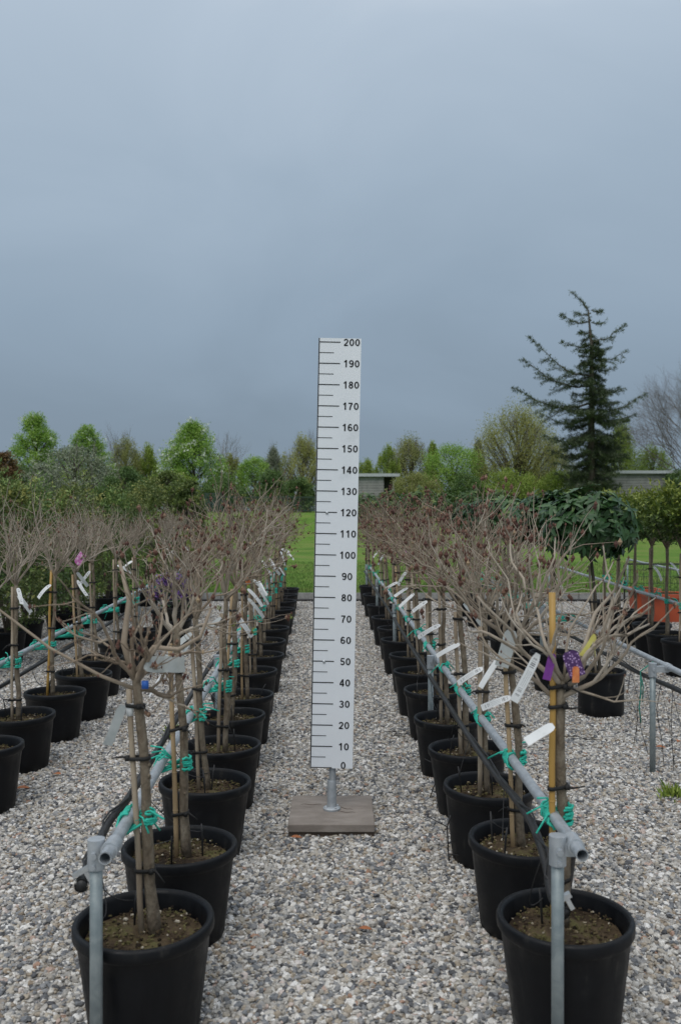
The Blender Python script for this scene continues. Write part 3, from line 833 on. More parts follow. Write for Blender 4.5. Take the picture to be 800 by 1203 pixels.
G = "leafy trees of the far treeline"
for a in [
    ("olive brown upright tree in the far treeline beside the small blossoming tree", 148, 62, 521, 40, 'leaf_olive', prof_column, 41, 40),
    ("mid green pointed tree in the far treeline, short of the largest blossoming tree", 175, 62, 527, 34, 'leaf_mid', prof_cone, 42, 25),
    ("olive tinted narrow tree hugging the far side of the largest blossoming tree", 272, 61, 538, 30, 'leaf_olive', prof_column, 43, 30),
    ("bright green rounded tree above the dark fence gate", 300, 60, 537, 36, 'leaf_bright', prof_round, 44, 0),
    ("soft grey green tree between the rounded green tree and the willow by the board", 322, 64, 529, 34, 'leaf_grey', prof_cone, 45, 30),
    ("yellow green willow with fine upright twigs touching the measuring board", 356, 60, 520, 44, 'leaf_willow', prof_column, 46, 60),
    ("small green treetop peeking over the shed roof next to the board", 428, 64, 544, 30, 'leaf_mid', prof_round, 47, 0),
    ("narrow mid green tree rising right at the shed porch", 455, 60, 525, 26, 'leaf_mid', prof_column, 48, 15),
    ("broad olive yellow tree with a feathery top behind the shed porch", 482, 62, 519, 48, 'leaf_olive', prof_column, 49, 70),
    ("narrow dark green pointed tree next to the feathery olive tree", 508, 62, 521, 24, 'leaf_mid', prof_cone, 50, 10),
    ("bright green bushy tree with a lumpy crown in the middle of the treeline", 532, 58, 523, 58, 'leaf_bright', prof_round, 51, 0),
    ("slim blue green tree squeezed between the bushy green tree and the tall willow", 562, 62, 518, 24, 'leaf_grey', prof_cone, 52, 20),
    ("tall yellow green willow with a domed feathery crown standing clear of the cedar", 607, 60, 487, 78, 'leaf_willow', prof_round, 53, 110),
    ("low green tree filling the gap between the tall willow and the cedar", 650, 66, 525, 44, 'leaf_grey', prof_round, 54, 20),
    ("green tree with soft crown half hidden behind the cedar's lower boughs", 728, 62, 502, 56, 'leaf_mid', prof_cone, 55, 10),
    ("dark green rounded tree over the pale shed roof", 766, 64, 528, 42, 'leaf_mid', prof_round, 56, 0),
]:
    lab, px, y, tp, w, mt, pf, sd, tw = a
    foliage_tree("leafy_tree", lab, "tree", px, y, tp, w * 1.4, mt, pf, sd, cb=0.05, nclump=int(60 + w * (2.9 if w > 70 else 1.8)), per=120, leaf=0.09, clump=0.13, upright=mt in ('leaf_olive', 'leaf_willow', 'leaf_mid', 'leaf_grey'), group=G, twigs=tw)

GB = "bushes along the far edge of the lawn"
for i, (lab, px, y, tp, w, mt) in enumerate([
    ("dark bush under the first blossoming tree", 20, 55, 545, 70, 'leaf_dark'),
    ("mid green bush under the small blossoming tree", 85, 56, 548, 70, 'leaf_mid'),
    ("dark green bush below the olive brown tree", 145, 56, 552, 70, 'leaf_dark'),
    ("mid green bush at the foot of the largest blossoming tree", 205, 55, 556, 70, 'leaf_mid'),
    ("dark rounded bush behind the fence gate", 262, 55, 563, 52, 'leaf_dark'),
    ("almost black green bush in front of the grey green tree", 318, 55, 553, 36, 'leaf_dark'),
    ("dark bush beside the measuring board above the fence", 350, 57, 562, 44, 'leaf_dark'),
    ("olive bush at the end of the shed porch", 490, 55, 556, 64, 'leaf_olive'),
    ("dark green bush under the bushy bright green tree", 545, 55, 556, 50, 'leaf_dark'),
    ("mid green bush spreading at the foot of the tall willow", 600, 55, 553, 90, 'leaf_mid'),
    ("green bush in shade between willow and cedar trunk", 655, 55, 554, 60, 'leaf_mid'),
    ("dark bush beyond the end of the pale shed roof", 800, 56, 552, 44, 'leaf_dark'),
]):
    foliage_tree("bush", lab, "bush", px, y, tp, w, mt, prof_round, 70 + i, cb=0.02, nclump=80, per=105, leaf=0.10, clump=0.12, group=GB)

def cedar():
    y = 53.0; gz = ground_z(y); tx = at(694, 0, y)[0]
    s = y / F / 3.478
    root = empty("cedar_tree", (tx, y, gz))
    tag(root, "tall dark blue green cedar with open tiered boughs and a crooked tip", "tree")
    rg = random.Random(5); rs = np.random.RandomState(5)
    def zz(v): return EYE - (330 + v / 3.478 - CY) / F * y - gz
    t = MB()
    tp = [(0, 0, 0), (0, 0, zz(800)), (0.03, 0, zz(500)), (0, 0, zz(250)), ((420 - 432) * s, 0, zz(120)), ((395 - 432) * s, 0, zz(85)), ((348 - 432) * s, 0, zz(44))]
    t.tube(tp, [0.3, 0.25, 0.17, 0.09, 0.045, 0.03, 0.012], n=8)
    t.build("trunk", M['bark'], root)
    br = MB(); P = []; D = []
    def tuft(p, d, k, L):
        for _ in range(k):
            P.append((p.x + rg.gauss(0, .05), p.y + rg.gauss(0, .05), p.z + rg.gauss(0, .04)))
            D.append((d.x * 0.7 + rg.gauss(0, .6), d.y * 0.7 + rg.gauss(0, .6), 0.35 + rg.gauss(0, .5)))
    def bough(z0, tip, r, dens=1.0):
        a = Vector((0, 0, z0)); b = Vector(tip)
        Ln = (b - a).length
        n = max(4, int(Ln / 0.28))
        sag = 0.10 * Ln
        pts = []
        for i in range(n + 1):
            f = i / n
            p = a.lerp(b, f); p.z -= sag * (math.sin(math.pi * f) * 0.8 + 0.5 * math.sin(math.pi * min(1, f * 1.15)))
            p += Vector((rg.gauss(0, .03), rg.gauss(0, .03), rg.gauss(0, .03)))
            pts.append(p)
        br.tube(pts, [r * (1 - 0.85 * i / n) for i in range(n + 1)], n=4, cap=False)
        d = (b - a).normalized(); side = d.cross(Vector((0, 0, 1))).normalized()
        for i in range(1, n + 1):
            f = i / n
            if f < 0.12: continue
            p = pts[i]
            tuft(p, d, int((13 - 6 * f) * dens), 0.1)
            tuft(pts[i].lerp(pts[i - 1], 0.5), d, int((12 - 6 * f) * dens), 0.1)
            for sg in (-1, 1):
                if rg.random() < 0.22: continue
                l2 = (Ln * 0.42 * (1 - f) + 0.16) * rg.uniform(0.4, 1.3)
                sd = (d * 0.75 + side * sg * rg.uniform(0.5, 1.1) + Vector((0, 0, rg.uniform(-0.6, 0.1)))).normalized()
                m = max(2, int(l2 / 0.15))
                q = [p + sd * (l2 * j / m) + Vector((0, 0, -0.08 * l2 * (j / m) ** 2)) for j in range(m + 1)]
                br.tube(q, [r * 0.3, r * 0.1] if m == 1 else [r * 0.3 * (1 - 0.8 * j / m) for j in range(m + 1)], n=3, cap=False)
                for j in range(1, m + 1): tuft(q[j], sd, int(13 * dens), 0.1)
    hero = [((428, 165), (315, 140)), ((430, 262), (320, 250)), ((432, 390), (180, 240)), ((432, 430), (160, 322)), ((432, 500), (105, 445)), ((432, 560), (208, 548)), ((432, 520), (240, 500)),
            ((432, 640), (240, 640)), ((432, 700), (262, 690)), ((432, 800), (300, 790)), ((432, 740), (280, 745)), ((425, 118), (470, 120)), ((430, 172), (490, 165)), ((432, 250), (560, 185)), ((432, 315), (575, 290)), ((432, 350), (530, 350)),
            ((432, 450), (568, 440)), ((432, 530), (635, 470)), ((432, 560), (612, 542)), ((432, 630), (570, 610)), ((432, 690), (560, 680)), ((432, 760), (545, 770)), ((432, 810), (540, 835)), ((426, 130), (370, 128)), ((430, 210), (385, 212)), ((431, 280), (500, 275))]
    for (sx, sy), (ex, ey) in hero:
        bough(zz(sy), ((ex - 432) * s, rg.uniform(-0.25, 0.25) * abs(ex - 432) * s, zz(ey)), 0.03 + 0.00012 * abs(ex - 432))
    for i in range(140):
        v = 215 + (835 - 215) * ((i + rg.random()) / 140) ** 0.8
        f = (v - 200) / 630
        Lr = (40 + 135 * min(1, f * 1.5)) * rg.uniform(0.4, 1.0) * s * (1.0 if f < 0.75 else 0.88)
        an = rg.choice([-1, 1]) * rg.uniform(0.25, 1.3) + (math.pi if rg.random() < 0.5 else 0)
        bough(zz(v), (math.cos(an) * Lr, math.sin(an) * Lr, zz(v) + Lr * (rg.uniform(-0.35, 0.16) - (0.25 if f > 0.6 else 0))), 0.03, 1.15)
    # leader tufts
    for i in range(60):
        f = rg.random(); a = Vector(tp[3]); k = f * 3; j = min(2, int(k))
        p = Vector(tp[3 + j]).lerp(Vector(tp[4 + j]), k - j)
        tuft(p, Vector((rg.gauss(0, 1), rg.gauss(0, 1), 0.5)), 5, 0.1)
    br.build("branches", M['bark'], root)
    P = np.array(P); D = np.array(D); n = len(P)
    Nn = rs.normal(0, .5, (n, 3)); Nn[:, 2] += 1
    link("crown", tri_leaves("crown", P, D, Nn, rs.uniform(.12, .24, n), rs.uniform(.022, .05, n), np.clip(rs.normal(.5, .22, n), 0, 1), M['needle'], 0.1, 0.05), root)
cedar()

# ------------------------------------------------------------------ pots and potted plants
def pot_mesh(h=0.32, rt=0.195, rb=0.15, name="pot", lip=0.03):
    m = MB()
    prof = [(0.001, 0.002), (rb - 0.012, 0.002), (rb, 0.012)]
    for i in range(1, 7):
        f = i / 6
        prof.append((rb + (rt - 0.012 - rb) * f, 0.012 + (h - lip - 0.014 - 0.012) * f))
    prof += [(rt - 0.006, h - lip - 0.008), (rt - 0.0005, h - lip), (rt, h - lip + 0.008), (rt, h - 0.009), (rt - 0.003, h - 0.002), (rt - 0.010, h), (rt - 0.017, h - 0.003), (rt - 0.021, h - 0.012), (rt - 0.028, h - 0.06), (rt - 0.032, h - 0.09)]
    m.lathe(prof, 48)
    # shallow vertical ribs of the moulding
    vs = []
    for (x, y, z) in m.v:
        r = math.hypot(x, y)
        if 0.03 < z < h - lip - 0.02 and r > rb - 0.004:
            a = math.atan2(y, x); k = 1 + 0.006 * math.copysign(abs(math.cos(a * 12)) ** 0.5, math.cos(a * 12))
            x *= k; y *= k
        vs.append((x, y, z))
    m.v = vs
    return m.mesh(name, M['pot'])

def soil_mesh(r, z, seed):
    rg = random.Random(seed)
    m = MB()
    rings = 9; n = 28
    vs = [(0, 0, z + 0.012)]; ts = [0.4]
    for i in range(1, rings + 1):
        for k in range(n):
            a = 2 * math.pi * k / n; rr = r * i / rings
            x, y = rr * math.cos(a), rr * math.sin(a)
            h = mnoise.noise(Vector((x * 14 + seed, y * 14, 0))) * 0.012 + mnoise.noise(Vector((x * 40, y * 40 + seed, 3))) * 0.006
            vs.append((x, y, z + h + 0.010 * (1 - (i / rings) ** 2)))
            ts.append(min(1, max(0, 0.42 + 0.55 * mnoise.noise(Vector((x * 9, y * 9 + seed, 7))))))
    fs = [(0, 1 + k, 1 + (k + 1) % n) for k in range(n)]
    for i in range(rings - 1):
        for k in range(n):
            a = 1 + i * n; b = 1 + (i + 1) * n; k2 = (k + 1) % n
            fs.append((a + k, b + k, b + k2, a + k2))
    m.add(vs, fs); m.t = ts
    for i in range(420):
        a = rg.uniform(0, 6.283); rr = r * math.sqrt(rg.random()) * 0.96
        s = rg.uniform(0.0025, 0.008)
        rot = Matrix.Rotation(rg.uniform(0, 6.28), 3, 'Z') @ Matrix.Rotation(rg.gauss(0, 0.5), 3, 'X')
        m.box((rr * math.cos(a), rr * math.sin(a), z + 0.010 + rg.uniform(-0.002, 0.008)), (s * rg.uniform(1, 2.2), s, s * 0.5), rot, tone=min(1, max(0, rg.gauss(0.5, 0.26))), taper=0.7)
    return m.mesh("soil", M['soil'], smooth=False)

POT = pot_mesh()
POT_STRAIGHT = pot_mesh(0.32, 0.175, 0.16, "pot", 0.022)
SOILS = [soil_mesh(0.163, 0.268, s) for s in (1, 2, 3, 4)]
SOILS_SMALL = [soil_mesh(0.145, 0.272, s) for s in (5, 6)]

def stem_path(p0, p1, rg, n=9, wob=0.006):
    p0 = Vector(p0); p1 = Vector(p1); out = []
    ph = rg.uniform(0, 6.28); ph2 = rg.uniform(0, 6.28)
    for i in range(n + 1):
        f = i / n; p = p0.lerp(p1, f); k = math.sin(math.pi * f)
        p.x += wob * math.sin(f * 7 + ph) * k * 1.4 + rg.gauss(0, wob * 0.3) * k
        p.y += wob * math.sin(f * 6 + ph2) * k
        out.append(p)
    return out

def along(path, z):
    for a, b in zip(path, path[1:]):
        if a.z <= z <= b.z: return a.lerp(b, (z - a.z) / max(1e-6, b.z - a.z))
    return path[-1] if z > path[-1].z else path[0]

def strap(parent, c1, r1, c2, r2, z, rg, mat='rubber', hgt=0.011, tail=True):
    """dark rubber band round stem and cane"""
    m = MB()
    c1 = Vector((c1.x, c1.y, 0)); c2 = Vector((c2.x, c2.y, 0))
    ax = c2 - c1; d = ax.normalized() if ax.length > 1e-5 else Vector((1, 0, 0))
    a0 = math.atan2(d.y, d.x)
    pts = []
    for i in range(8):
        a = a0 + math.pi / 2 + math.pi * i / 7; pts.append(c1 + Vector((math.cos(a), math.sin(a), 0)) * (r1 + 0.002))
    for i in range(8):
        a = a0 - math.pi / 2 + math.pi * i / 7; pts.append(c2 + Vector((math.cos(a), math.sin(a), 0)) * (r2 + 0.002))
    n = len(pts); vs = []; tilt = rg.gauss(0, 0.12)
    ctr = (c1 + c2) / 2
    for p in pts:
        o = (p - ctr); k = o.normalized() * 0.003
        zz = z + tilt * o.dot(d)
        vs += [(p.x, p.y, zz - hgt / 2), (p.x, p.y, zz + hgt / 2), (p.x + k.x, p.y + k.y, zz + hgt / 2), (p.x + k.x, p.y + k.y, zz - hgt / 2)]
    fs = []
    for i in range(n):
        j = (i + 1) % n
        for k in range(4):
            k2 = (k + 1) % 4
            fs.append((i * 4 + k, j * 4 + k, j * 4 + k2, i * 4 + k2))
    m.add(vs, fs)
    if tail:
        q = pts[rg.choice([0, 8, 12])]
        dd = (q - ctr).normalized()
        e = Vector((q.x, q.y, z)); 
        m.tube([e, e + dd * 0.02 + Vector((0, 0, rg.uniform(-.004, .008))), e + dd * rg.uniform(0.03, 0.055) + Vector((0, 0, rg.uniform(-.03, .01)))], [0.004, 0.0035, 0.002], n=4)
        m.box((q.x + dd.x * 0.004, q.y + dd.y * 0.004, z), (0.013, 0.013, 0.014))
    return m.build("rubber_tie", M[mat], parent)

def twine(parent, stem, rs_, pipe, rp, rg, mat='twine'):
    """loops of green twine round a stem and the rail, with loose ends. stem, pipe: local points"""
    m = MB()
    a0 = math.atan2(pipe.y - stem.y, pipe.x - stem.x)
    for i in range(9):
        pts = []
        dz = rg.uniform(-0.028, 0.026); s2 = rg.uniform(-0.045, 0.045)
        N = 22
        for k in range(N + 1):
            t = 2 * math.pi * k / N
            if k < N / 2:
                a = a0 + math.pi / 2 + math.pi * (k / (N / 2))
                p = Vector((stem.x + math.cos(a) * (rs_ + 0.004), stem.y + math.sin(a) * (rs_ + 0.004), stem.z + dz))
            else:
                f = (k - N / 2) / (N / 2)
                b = -math.pi / 2 + math.pi * f
                # half turn over and under the rail (the rail runs along y)
                sx = 1 if pipe.x > stem.x else -1
                p = Vector((pipe.x + sx * math.cos(b) * (rp + 0.005), pipe.y + s2 + 0.02 * math.sin(b), pipe.z + math.sin(b) * (rp + 0.006)))
            p += Vector((rg.gauss(0, .0018), rg.gauss(0, .0018), rg.gauss(0, .0018)))
            pts.append(p)
        m.tube(pts, 0.0040, n=5, cap=False)
    kx = (stem + pipe) / 2
    for i in range(4):
        d = Vector((rg.gauss(0, 1), rg.gauss(0, 0.7), rg.uniform(-0.5, 0.8))).normalized()
        L = rg.uniform(0.05, 0.11)
        p = kx + Vector((0, 0, 0.012))
        m.tube([p, p + d * L * 0.5 + Vector((0, 0, 0.012)), p + d * L + Vector((0, 0, -0.01))], 0.003, n=5)
    m.blob(kx, 0.016, (1.3, 1, 0.8))
    return m.build("twine_tie", M[mat], parent)

def strip(name, parent, p, d, n, L, W, mat, curl=0.12, label=None, hole_loop=True, thick=0.0008, twist=0.0, wave=0.0):
    """a thin plastic strip tag from p along d, bent gently, with its own UVs"""
    p = Vector(p); d = Vector(d).normalized(); n = Vector(n)
    s = d.cross(n).normalized(); n = s.cross(d).normalized()
    N = 10
    top = []
    for i in range(N + 1):
        f = i / N
        c = p + d * (L * f) - n * (curl * L * f * f) + n * (wave * math.sin(f * 14))
        R = Matrix.Rotation(twist * f, 3, d)
        ss = R @ s
        w = W * (0.55 + 0.45 * min(1, f * 8)) if f < 0.12 else W
        top.append((c - ss * w / 2, c + ss * w / 2))
    vs = []
    for off in (0.5, -0.5):
        for a, b in top:
            for q in (a, b):
                q = q + n * (thick * off); vs.append((q.x, q.y, q.z))
    M2 = 2 * (N + 1); fs = []
    for i in range(N):
        a = 2 * i
        fs.append((a, a + 1, a + 3, a + 2)); fs.append((M2 + a + 2, M2 + a + 3, M2 + a + 1, M2 + a))
        fs.append((a, a + 2, M2 + a + 2, M2 + a)); fs.append((a + 3, a + 1, M2 + a + 1, M2 + a + 3))
    fs.append((1, 0, M2, M2 + 1)); fs.append((2 * N, 2 * N + 1, M2 + 2 * N + 1, M2 + 2 * N))
    me = bpy.data.meshes.new(name)
    me.from_pydata(vs, [], fs)
    uvl = me.uv_layers.new(name="UVMap")
    for lp in me.loops:
        k = lp.vertex_index % M2
        uvl.data[lp.index].uv = ((k // 2) / N, k % 2)
    me.materials.append(M[mat])
    me.polygons.foreach_set("use_smooth", [True] * len(me.polygons))
    me.update()
    try: me.set_sharp_from_angle(angle=math.radians(40))
    except Exception: pass
    o = link(name, me, parent)
    if label: o["label"] = label
    return o

def shrub_crown(root, fork, rg, nmain=6, L=0.26, spread=0.62, maxlev=2, kids=(3, 4), mat='twig', up=0.35, r=0.0068, el=(0.45, 1.2), buds=0.35, budr=0.008, sprouts=0, lean=(0, 0), wob=0.17, lenf=(0.55, 0.95), custom=None, tone=0.5):
    c = MB(); tips = []
    base = Vector(fork)
    for i in range(nmain):
        an = 2 * math.pi * (i + rg.uniform(-0.3, 0.3)) / nmain
        e = rg.uniform(*el)
        d = Vector((math.cos(an) * math.cos(e) + lean[0], math.sin(an) * math.cos(e) + lean[1], math.sin(e)))
        limbs(c, base + Vector((0, 0, rg.uniform(-0.04, 0.01))), d, L * rg.uniform(0.75, 1.2), r * rg.uniform(0.8, 1.1), 0, maxlev, rg, spread, up, 5, kids, 6, tips, wob, lenf, tone)
    if custom:
        for pts, r0 in custom:
            c.tube(pts, [r0 * (1 - 0.6 * i / (len(pts) - 1)) for i in range(len(pts))], n=6, tone=0.6)
            tips.append((Vector(pts[-1]), (Vector(pts[-1]) - Vector(pts[-2])).normalized()))
    co = c.build("crown", M[mat], root)
    if buds:
        b = MB(); n = 0
        for p, d in tips:
            if rg.random() < buds:
                for j in range(rg.randint(1, 4)):
                    q = p + Vector((rg.gauss(0, .5), rg.gauss(0, .5), rg.gauss(0, .6))) * budr
                    b.blob(q, budr * rg.uniform(0.5, 1.1), (0.8, 0.8, 1.35), tone=min(1, max(0, rg.gauss(0.45, 0.25)))); n += 1
            else:
                b.blob(p, rg.uniform(0.0028, 0.0048), (0.8, 0.8, 1.6), tone=min(1, max(0, rg.gauss(0.5, 0.25)))); n += 1
        if n: b.build("bud_sprays", M['bud'], co, smooth=False)
    if sprouts:
        P = []; D = []
        for p, d in tips:
            if rg.random() < sprouts:
                for j in range(3):
                    P.append(tuple(p)); D.append((d.x + rg.gauss(0, .5), d.y + rg.gauss(0, .5), d.z + rg.gauss(0, .4)))
        if P:
            P = np.array(P); D = np.array(D); n = len(P); rs2 = np.random.RandomState(rg.randint(0, 9999))
            Nn = rs2.normal(0, 1, (n, 3))
            link("leaf_sprays", tri_leaves("leaf_sprays", P, D, Nn, rs2.uniform(.015, .03, n), rs2.uniform(.008, .014, n), rs2.uniform(0, 1, n), M['sprout']), co)
    return co

def potted(name, label, cat, group, X, Y, seed, base_off=(0.0, 0.0), fork=(0, 0, 1.03), r_stem=0.0125, stem_mat='stem', cane=True, cane_side=-1, cane_mat='stake', cane_top=0.95, cane_r=0.008, ties=(0.42, 0.7, 0.93), twine_at=None, pipe=None, pot=None, soils=None, cane_base=None, twine_mat='twine'):
    """pot, soil, stem, cane and ties; returns root, rng, stem path"""
    rg = random.Random(seed)
    root = empty(name, (X, Y, 0))
    tag(root, label, cat, group)
    p = link("pot", pot or POT, root)
    p.rotation_euler = (rg.gauss(0, 0.012), rg.gauss(0, 0.012), rg.uniform(0, 6.28)); p.scale = (rg.uniform(0.975, 1.025),) * 2 + (rg.uniform(0.97, 1.03),)
    link("soil", rg.choice(soils or SOILS), p)
    b = Vector((base_off[0], base_off[1], 0.25)); f = Vector(fork)
    path = stem_path(b, f, rg)
    m = MB()
    rad = [r_stem * (1.18 - 0.3 * i / (len(path) - 1)) * (1 + rg.gauss(0, 0.085)) for i in range(len(path))]
    m.tube(path, rad, n=10)
    for k in range(7):
        q = along(path, rg.uniform(0.33, 0.97)); an = rg.uniform(0, 6.28)
        m.blob((q.x + math.cos(an) * r_stem * 0.8, q.y + math.sin(an) * r_stem * 0.8, q.z), r_stem * rg.uniform(0.35, 0.65), (1, 1, 1.3))
    m.build("stem", M[stem_mat], root)
    cp = None
    if cane:
        cb = cane_base or (b.x + cane_side * (r_stem + cane_r + 0.012), b.y - 0.008, 0.24)
        ct = along(path, cane_top) + Vector((cane_side * (r_stem + cane_r * 0.9), -0.004, 0)); ct.z = cane_top
        cp = stem_path(cb, ct, rg, 6, 0.002)
        q = MB()
        q.tube(cp, [cane_r * (1 + rg.gauss(0, 0.03)) for _ in cp], n=8)
        if cane_mat != 'stake':
            for k in range(1, 5):
                z = 0.3 + k * (cane_top - 0.35) / 5 + rg.uniform(-.02, .02); c = along(cp, z)
                q.tube([(c.x, c.y, z - 0.003), (c.x, c.y, z), (c.x, c.y, z + 0.003)], [cane_r, cane_r * 1.18, cane_r], n=8, cap=False)
        q.build("cane", M[cane_mat], root)
        for z in ties:
            z += rg.uniform(-0.03, 0.03)
            if z < cane_top - 0.01:
                strap(root, along(path, z), r_stem, along(cp, z), cane_r, z, rg)
    if pipe is not None:
        z = pipe[1]
        s = along(path, z + 0.005)
        twine(root, Vector((s.x, s.y, z + 0.005)), r_stem + (0.006 if cane else 0), Vector((pipe[0] - X, s.y, z)), 0.0165, rg, twine_mat)
    return root, rg, path, cp

# rail lines (x as a function of y) -- four rows of rails
def railL(y): return -0.520 - 0.0315 * y
def railR(y): return 0.640 - 0.0125 * y
def railFL(y): return -1.66 - 0.056 * y
def railFR(y): return 1.755 + 0.016 * y
RAIL_Z = 0.60

ORD = ["first", "second", "third", "fourth", "fifth", "sixth", "seventh", "eighth", "ninth", "tenth", "eleventh", "twelfth", "thirteenth", "fourteenth", "fifteenth"]

def add_tags(root, rg, path, k, X, kinds=('tag_print', 'tag_grey', 'tag_plain'), zr=(0.7, 1.05), toward=-1, long=(0.12, 0.17)):
    for i in range(k):
        z = rg.uniform(*zr); q = along(path, z)
        d = Vector((toward * rg.uniform(0.4, 1.0), rg.uniform(-0.9, -0.1), rg.uniform(-0.95, -0.2)))
        n = Vector((rg.gauss(0, .3), -0.8, 0.7))
        strip("plant_label", root, q + Vector((toward * 0.018, -0.022, 0.0)), d, n, rg.uniform(*long), rg.uniform(0.02, 0.027), rg.choice(kinds), curl=rg.uniform(0.15, 0.6), twist=rg.gauss(0, 0.5))

# ---- the row on the tick-mark side of the board
GL = "potted bare shrubs in the row on the tick-mark side of the board"
L_Y = [2.53, 3.10, 3.83, 4.46, 5.11, 5.68, 6.48, 7.27, 8.08, 8.93, 9.86, 10.7, 11.6, 12.5, 13.5]
for i, y in enumerate(L_Y):
    x = -0.488 - 0.0239 * y + (0.006 if i % 2 else -0.004)
    lab = "%s potted bare shrub from the open rail end, row on the board's tick-mark side" % ORD[i]
    sd = 100 + i
    rg0 = random.Random(sd)
    pz = (railL(y), RAIL_Z)
    if i == 0:
        lab = "potted bare shrub with a crumpled white sleeve at its gnarled fork, behind the galvanised post"
        root, rg, path, cp = potted("potted_shrub", lab, "potted shrub", GL, x, y, sd, base_off=(0.03, 0.0), fork=(-0.025, 0.0, 1.0), r_stem=0.0145, cane_side=-1, cane_mat='stake', cane_top=0.97, cane_r=0.0085, ties=(0.44, 0.76, 0.9), pipe=pz)
        cust = [([(-0.03, 0, 0.97), (-0.12, -0.02, 1.01), (-0.26, -0.03, 1.09), (-0.40, -0.04, 1.2), (-0.47, -0.05, 1.26)], 0.006),
                ([(-0.02, 0, 1.02), (0.03, -0.02, 1.09), (0.1, -0.03, 1.085), (0.16, -0.02, 1.12), (0.19, -0.02, 1.2)], 0.010),
                ([(-0.03, 0, 1.0), (-0.06, 0.0, 1.1), (-0.05, 0.02, 1.22), (-0.08, 0.03, 1.33)], 0.012)]
        shrub_crown(root, (-0.025, 0, 1.0), rg, nmain=7, L=0.16, spread=0.8, maxlev=2, kids=(2, 4), mat='twig_brown', r=0.0095, el=(0.5, 1.3), up=0.35, buds=0.2, budr=0.0075, wob=0.27, lenf=(0.45, 0.85), custom=cust, tone=0.42)
        sl = strip("label_sleeve", root, (0.005, -0.035, 1.045), (1, -0.12, 0.02), (0, -1, 0.25), 0.115, 0.045, 'tag_grey', curl=0.12, wave=0.009, twist=0.35)
        strip("plant_label", root, (-0.055, -0.03, 0.93), (-0.35, -0.1, -1), (0.4, -1, 0), 0.12, 0.026, 'tag_grey', curl=0.1)
        bc = MB(); bc.box((0.005, -0.02, 0.985), (0.018, 0.01, 0.022)); bc.build("blue_clip", M['blue_clip'], root)
        tp = MB(); c_ = along(cp, 0.91); tp.tube([(c_.x, c_.y, 0.895), (c_.x, c_.y, 0.93)], 0.0105, n=10); tp.build("white_tape", M['tag_plain'], root)
        continue
    fork = (rg0.uniform(-0.05, 0.02), rg0.uniform(-0.03, 0.03), rg0.uniform(1.0, 1.08))
    root, rg, path, cp = potted("potted_shrub", lab, "potted shrub", GL, x, y, sd, base_off=(rg0.uniform(-0.02, 0.03), rg0.uniform(-.02, .02)), fork=fork,
                                cane_mat=rg0.choice(['stake', 'stake', 'cane']), cane_top=fork[2] - rg0.uniform(0.02, 0.1), cane_r=rg0.uniform(0.007, 0.0095), r_stem=rg0.uniform(0.011, 0.0145), pipe=pz)
    shrub_crown(root, fork, rg, nmain=rg.randint(6, 7), L=rg.uniform(0.185, 0.215) if i < 3 else rg.uniform(0.25, 0.29), spread=0.68, maxlev=2, kids=(3, 5), up=0.36, wob=0.22, r=0.0076, lenf=(0.5, 0.9), mat='twig_brown' if rg.random() < .6 else 'twig', buds=0.3 if i < 6 else 0.2, budr=0.009, sprouts=0.1 if i < 4 else 0.35, el=(0.45, 1.35))
    add_tags(root, rg, path, 2 if i in (2, 5, 6, 7, 9) else 1, x, zr=(0.92, 1.02) if i < 4 else (0.85, 1.05), toward=1 if i > 3 else -1)
    if i == 5: strip("orange_label", root, (0.02, -0.03, 1.06), (0.3, -0.3, -0.6), (0, -1, 0.2), 0.05, 0.028, 'tag_orange', curl=0.3)

